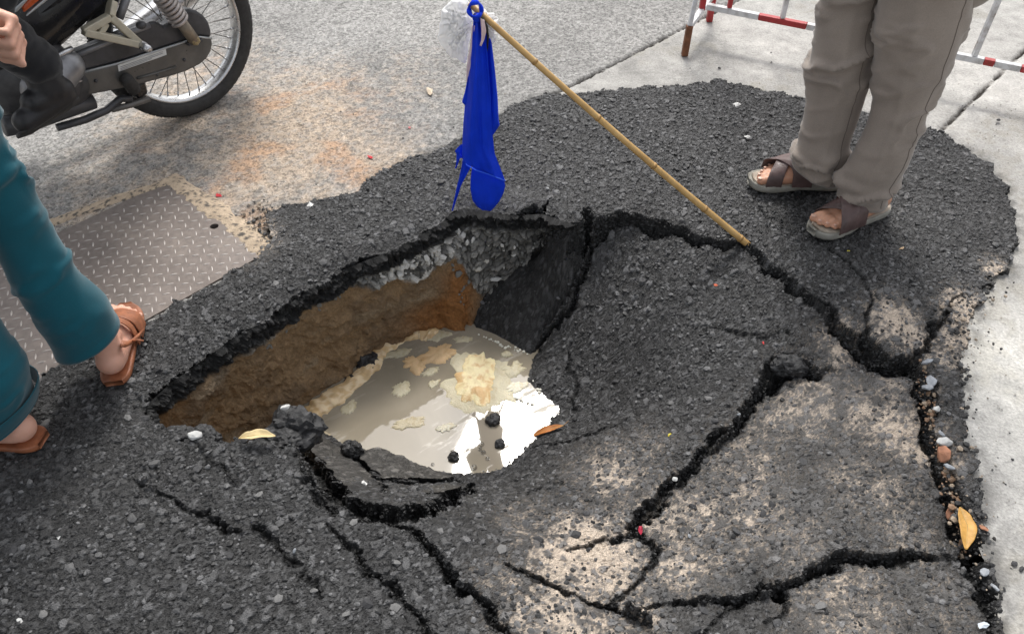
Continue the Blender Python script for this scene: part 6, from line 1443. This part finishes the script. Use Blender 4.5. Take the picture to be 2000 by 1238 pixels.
# frame rails, stand, exhaust
for pts, r_, mt in (([(960, -40), (925, 60), (895, 140)], .012, simple('grey_frame', (.22, .22, .23), .45, .3, .2, 20)), ([(430, 960), (640, 900), (800, 830), (905, 745), (985, 740)], .012, drk), ([(840, 825), (980, 790), (1120, 745)], .010, simple('kick_stand', (.16, .15, .14), .5, .4, .2, 20))):
    MB().tube([onside(u / Z, v / Z, .07) for u, v in pts], r_, 12).build('frame_tube', mt, bike, True)
MB().cone(onside(955 / Z, 600 / Z, .10), .020, onside(1000 / Z, 665 / Z, .07), .022).build('rubber_stop', rub, bike, True)
MB().bar(onside(985 / Z, 690 / Z, .05), onside(1060 / Z, 640 / Z, .03), .05, .05, NS).build('stand_lug', blk, bike, False, .01)
MB().tube([onside(u / Z, v / Z, .06) for u, v in ((30, 950), (200, 920), (430, 840), (700, 760))], [.03, .03, .028, .024], 14).build('lower_frame', drk, bike, True)
MB().tube([BK(.55, .20, -.12), BK(.1, .27, -.14), BK(-.15, .33, -.15), BK(-.36, .38, -.15)], [.022, .034, .045, .045], 18).build('exhaust', chrome, bike, True)
# engine and left crank cover under the rider's boot
m = MB(); m.ball(onside(400 / Z, 600 / Z, .0), (.11, .10, .10), 20, 12); m.ball(onside(150 / Z, 560 / Z, .0), (.17, .11, .14), 20, 12); m.fuse('engine', drk, .008, bike, 4)
m = MB(); m.cone(onside(500 / Z, 500 / Z, .10), .050, onside(330 / Z, 640 / Z, .10), .070); m.fuse('crank_cover', simple('alloy_cover', (.28, .28, .29), .38, .6, .2, 20), .006, bike, 4)
for i in range(3): MB().bar(onside((560 + 8 * i) / Z, (575 + 22 * i) / Z, .125), onside((600 + 8 * i) / Z, (563 + 22 * i) / Z, .125), .004, .004, NS).build('cover_fin', chrome, bike)
MB().tube([onside(u / Z, v / Z, .12) for u, v in ((370, 450), (450, 410), (545, 365))], .008, 8).build('gear_lever', chrome, bike, True)
# black body sides, orange and silver stripes, seat and the rest of the machine
side_plate('side_panel', zp([(180, 130), (420, -60), (840, -60), (830, 40), (700, 150), (600, 235), (500, 300), (380, 395), (260, 430), (120, 330)]), .10, .20, blk, bike, .02)
side_plate('stripe', zp([(165, 60), (245, -30), (345, -30), (175, 112)]), .103, .012, org); side_plate('stripe', zp([(190, 118), (345, -15), (385, -15), (196, 135)]), .1045, .012, sil)
side_plate('stripe', zp([(60, 110), (150, 25), (215, -30), (245, -30), (170, 55), (70, 160)]), .102, .012, sil)
m = MB(); m.cone(BK(-.20, .74), .10, BK(.45, .70), .10); m.cone(BK(-.15, .72, .03), .09, BK(.4, .68, .03), .09); m.fuse('saddle', blk, .012, bike, 6)
m = MB(); m.cone(BK(.45, .50), .11, BK(.95, .72), .10); m.cone(BK(.2, .56), .10, BK(.5, .45), .11); m.fuse('body_shell', blk, .012, bike, 6)
m = MB(); m.cone(BK(-.32, .50), .07, BK(-.1, .62), .09); m.fuse('tail_shell', blk, .012, bike, 4)
fd = []
for i in range(13): a = math.pi * (.30 + .62 * i / 12); fd.append(BK(.315 * math.cos(a) * -1 if False else -.0 + .315 * math.cos(a), .285 + .315 * math.sin(a)))
MB().tube(fd, .045, 12, True, .25).build('rear_mudguard', blk, bike, True)
fr2 = [BK(1.22 + .31 * math.cos(math.pi * (.18 + .6 * i / 12)), .285 + .31 * math.sin(math.pi * (.18 + .6 * i / 12))) for i in range(13)]
MB().tube(fr2, .045, 12, True, .3).build('front_mudguard', org, bike, True)
for o_ in (-.075, .075): MB().tube([BK(1.22, .285, o_), BK(1.10, .60, o_), BK(1.02, .82, o_ * .6)], [.020, .020, .016], 12).build('fork', chrome, bike, True)
MB().tube([BK(.86, .98, .33), BK(.90, 1.0, .22), BK(.98, .95, .06), BK(.98, .95, -.06), BK(.90, 1.0, -.22), BK(.86, .98, -.33)], .011, 10).build('handlebar', chrome, bike, True)
m = MB(); m.ball(BK(1.05, .92), (.10, .10, .11), 20, 12); m.build('headlight', simple('lamp_glass', (.7, .7, .7), .1, 0, .05, 10), bike, True)
MB().tube([BK(-.36, .60, -.05), BK(-.36, .60, .05)], .04, 14).build('tail_light', simple('red_lens', (.4, .02, .02), .2), bike, True)

# ---------------- the rider: black trousers and boots, mostly outside the picture
rider = empty('person', BK(.3, .0, .2)); tag(rider, 'rider in black trousers and black boots on the passing motorcycle', 'person')
blackc = fabric('black_trousers', (.010, .011, .014), .8); bootm = simple('black_boot', (.016, .016, .018), .45, 0, .3, 20, .3, 150)
hL, hR = Vector(BK(.18, .84, .10)), Vector(BK(.18, .84, -.10)); footL = Vector(onside(330 / Z, 830 / Z, .19)); anL = Vector(onside(250 / Z, 470 / Z, .17)); kL = Vector(onside(-260 / Z, 60 / Z, .19)); footR = Vector(BK(.52, .26, -.20)); anR = footR + Vector((0, 0, .10)); kR = Vector(BK(.66, .66, -.20))
sL_, sR_, nkr = Vector(BK(.30, 1.32, .19)), Vector(BK(.30, 1.32, -.19)), Vector(BK(.33, 1.39)); eL_, eR_ = Vector(BK(.52, 1.12, .27)), Vector(BK(.52, 1.12, -.27)); wL_, wR_ = Vector(BK(.78, 1.0, .28)), Vector(BK(.78, 1.0, -.28))
m = MB(); Hr = body_upper(m, hL, hR, nkr, sL_, sR_, eL_, eR_, wL_, wR_, BK(.38, 1.55), tuple(FW_))
for h_, k_, a_ in ((hL, kL, anL), (hR, kR, anR)): m.cone(h_, .078, k_, .052); m.cone(k_, .050, a_, .034)
hand_shapes(m, wL_, FW_, (0, 0, 1), -NS, (.7, 1.1, .7)); hand_shapes(m, wR_, FW_, (0, 0, 1), NS, (.7, 1.1, .7)); m.fuse('body', skin_c, .006, rider, 5)
for h_, k_, a_ in ((hL, kL, anL), (hR, kR, anR)):
    m = MB(); m.cone(h_, .105, k_, .080); m.cone(k_, .078, k_.lerp(a_, .75), .066); m.cone(k_.lerp(a_, .7), .064, a_ + (a_ - k_).normalized() * .02, .062); o = m.fuse('trouser_leg', blackc, .008, rider, 4)
    q = np.array([v.co[:] for v in o.data.vertices]); nn_ = np.array([v.normal[:] for v in o.data.vertices])
    q = q + nn_ * ((fbm(q[:, 0] * 14, q[:, 1] * 14, q[:, 2] * 22, seed=7) - .5) * .030)[:, None]; o.data.vertices.foreach_set('co', q.astype(np.float32).ravel()); o.data.update()
m = MB(); m.cone(hL, .12, hR, .12); m.fuse('trouser_seat', blackc, .010, rider, 6)
fwv = Vector(FW_)
toeL = Vector(onside(185 / Z, 905 / Z, .19)); heelL = Vector(onside(480 / Z, 720 / Z, .18))
for hl_, te_, an_ in ((heelL, toeL, anL), (footR - fwv * .08, footR + fwv * .17, anR)):
    m = MB(); m.cone(hl_ + Vector((0, 0, .005)), .036, te_ + Vector((0, 0, -.002)), .034); m.cone(hl_ + Vector((0, 0, .02)), .036, te_.lerp(hl_, .35) + Vector((0, 0, .03)), .036); m.cone(hl_.lerp(te_, .12) + Vector((0, 0, .03)), .040, an_, .046); m.cone(hl_.lerp(te_, .30) + Vector((0, 0, .04)), .040, an_, .044)
    bt = m.fuse('boot', bootm, .005, rider, 5)
    dd = (te_ - hl_).normalized(); m = MB(); m.tube([hl_ - dd * .034 - Vector((0, 0, .030)), hl_ - dd * .0 - Vector((0, 0, .032)), hl_.lerp(te_, .5) - Vector((0, 0, .033)), te_ - Vector((0, 0, .032)), te_ + dd * .034 - Vector((0, 0, .028))], [.026, .037, .035, .039, .024], 14, True, .28); m.build('boot_sole', rub, bt, True)
shirt(hL, hR, nkr, sL_, sR_, eL_, eR_, 'jacket', fabric('dark_jacket', (.03, .035, .05)), rider); head_bits(Hr, rider)
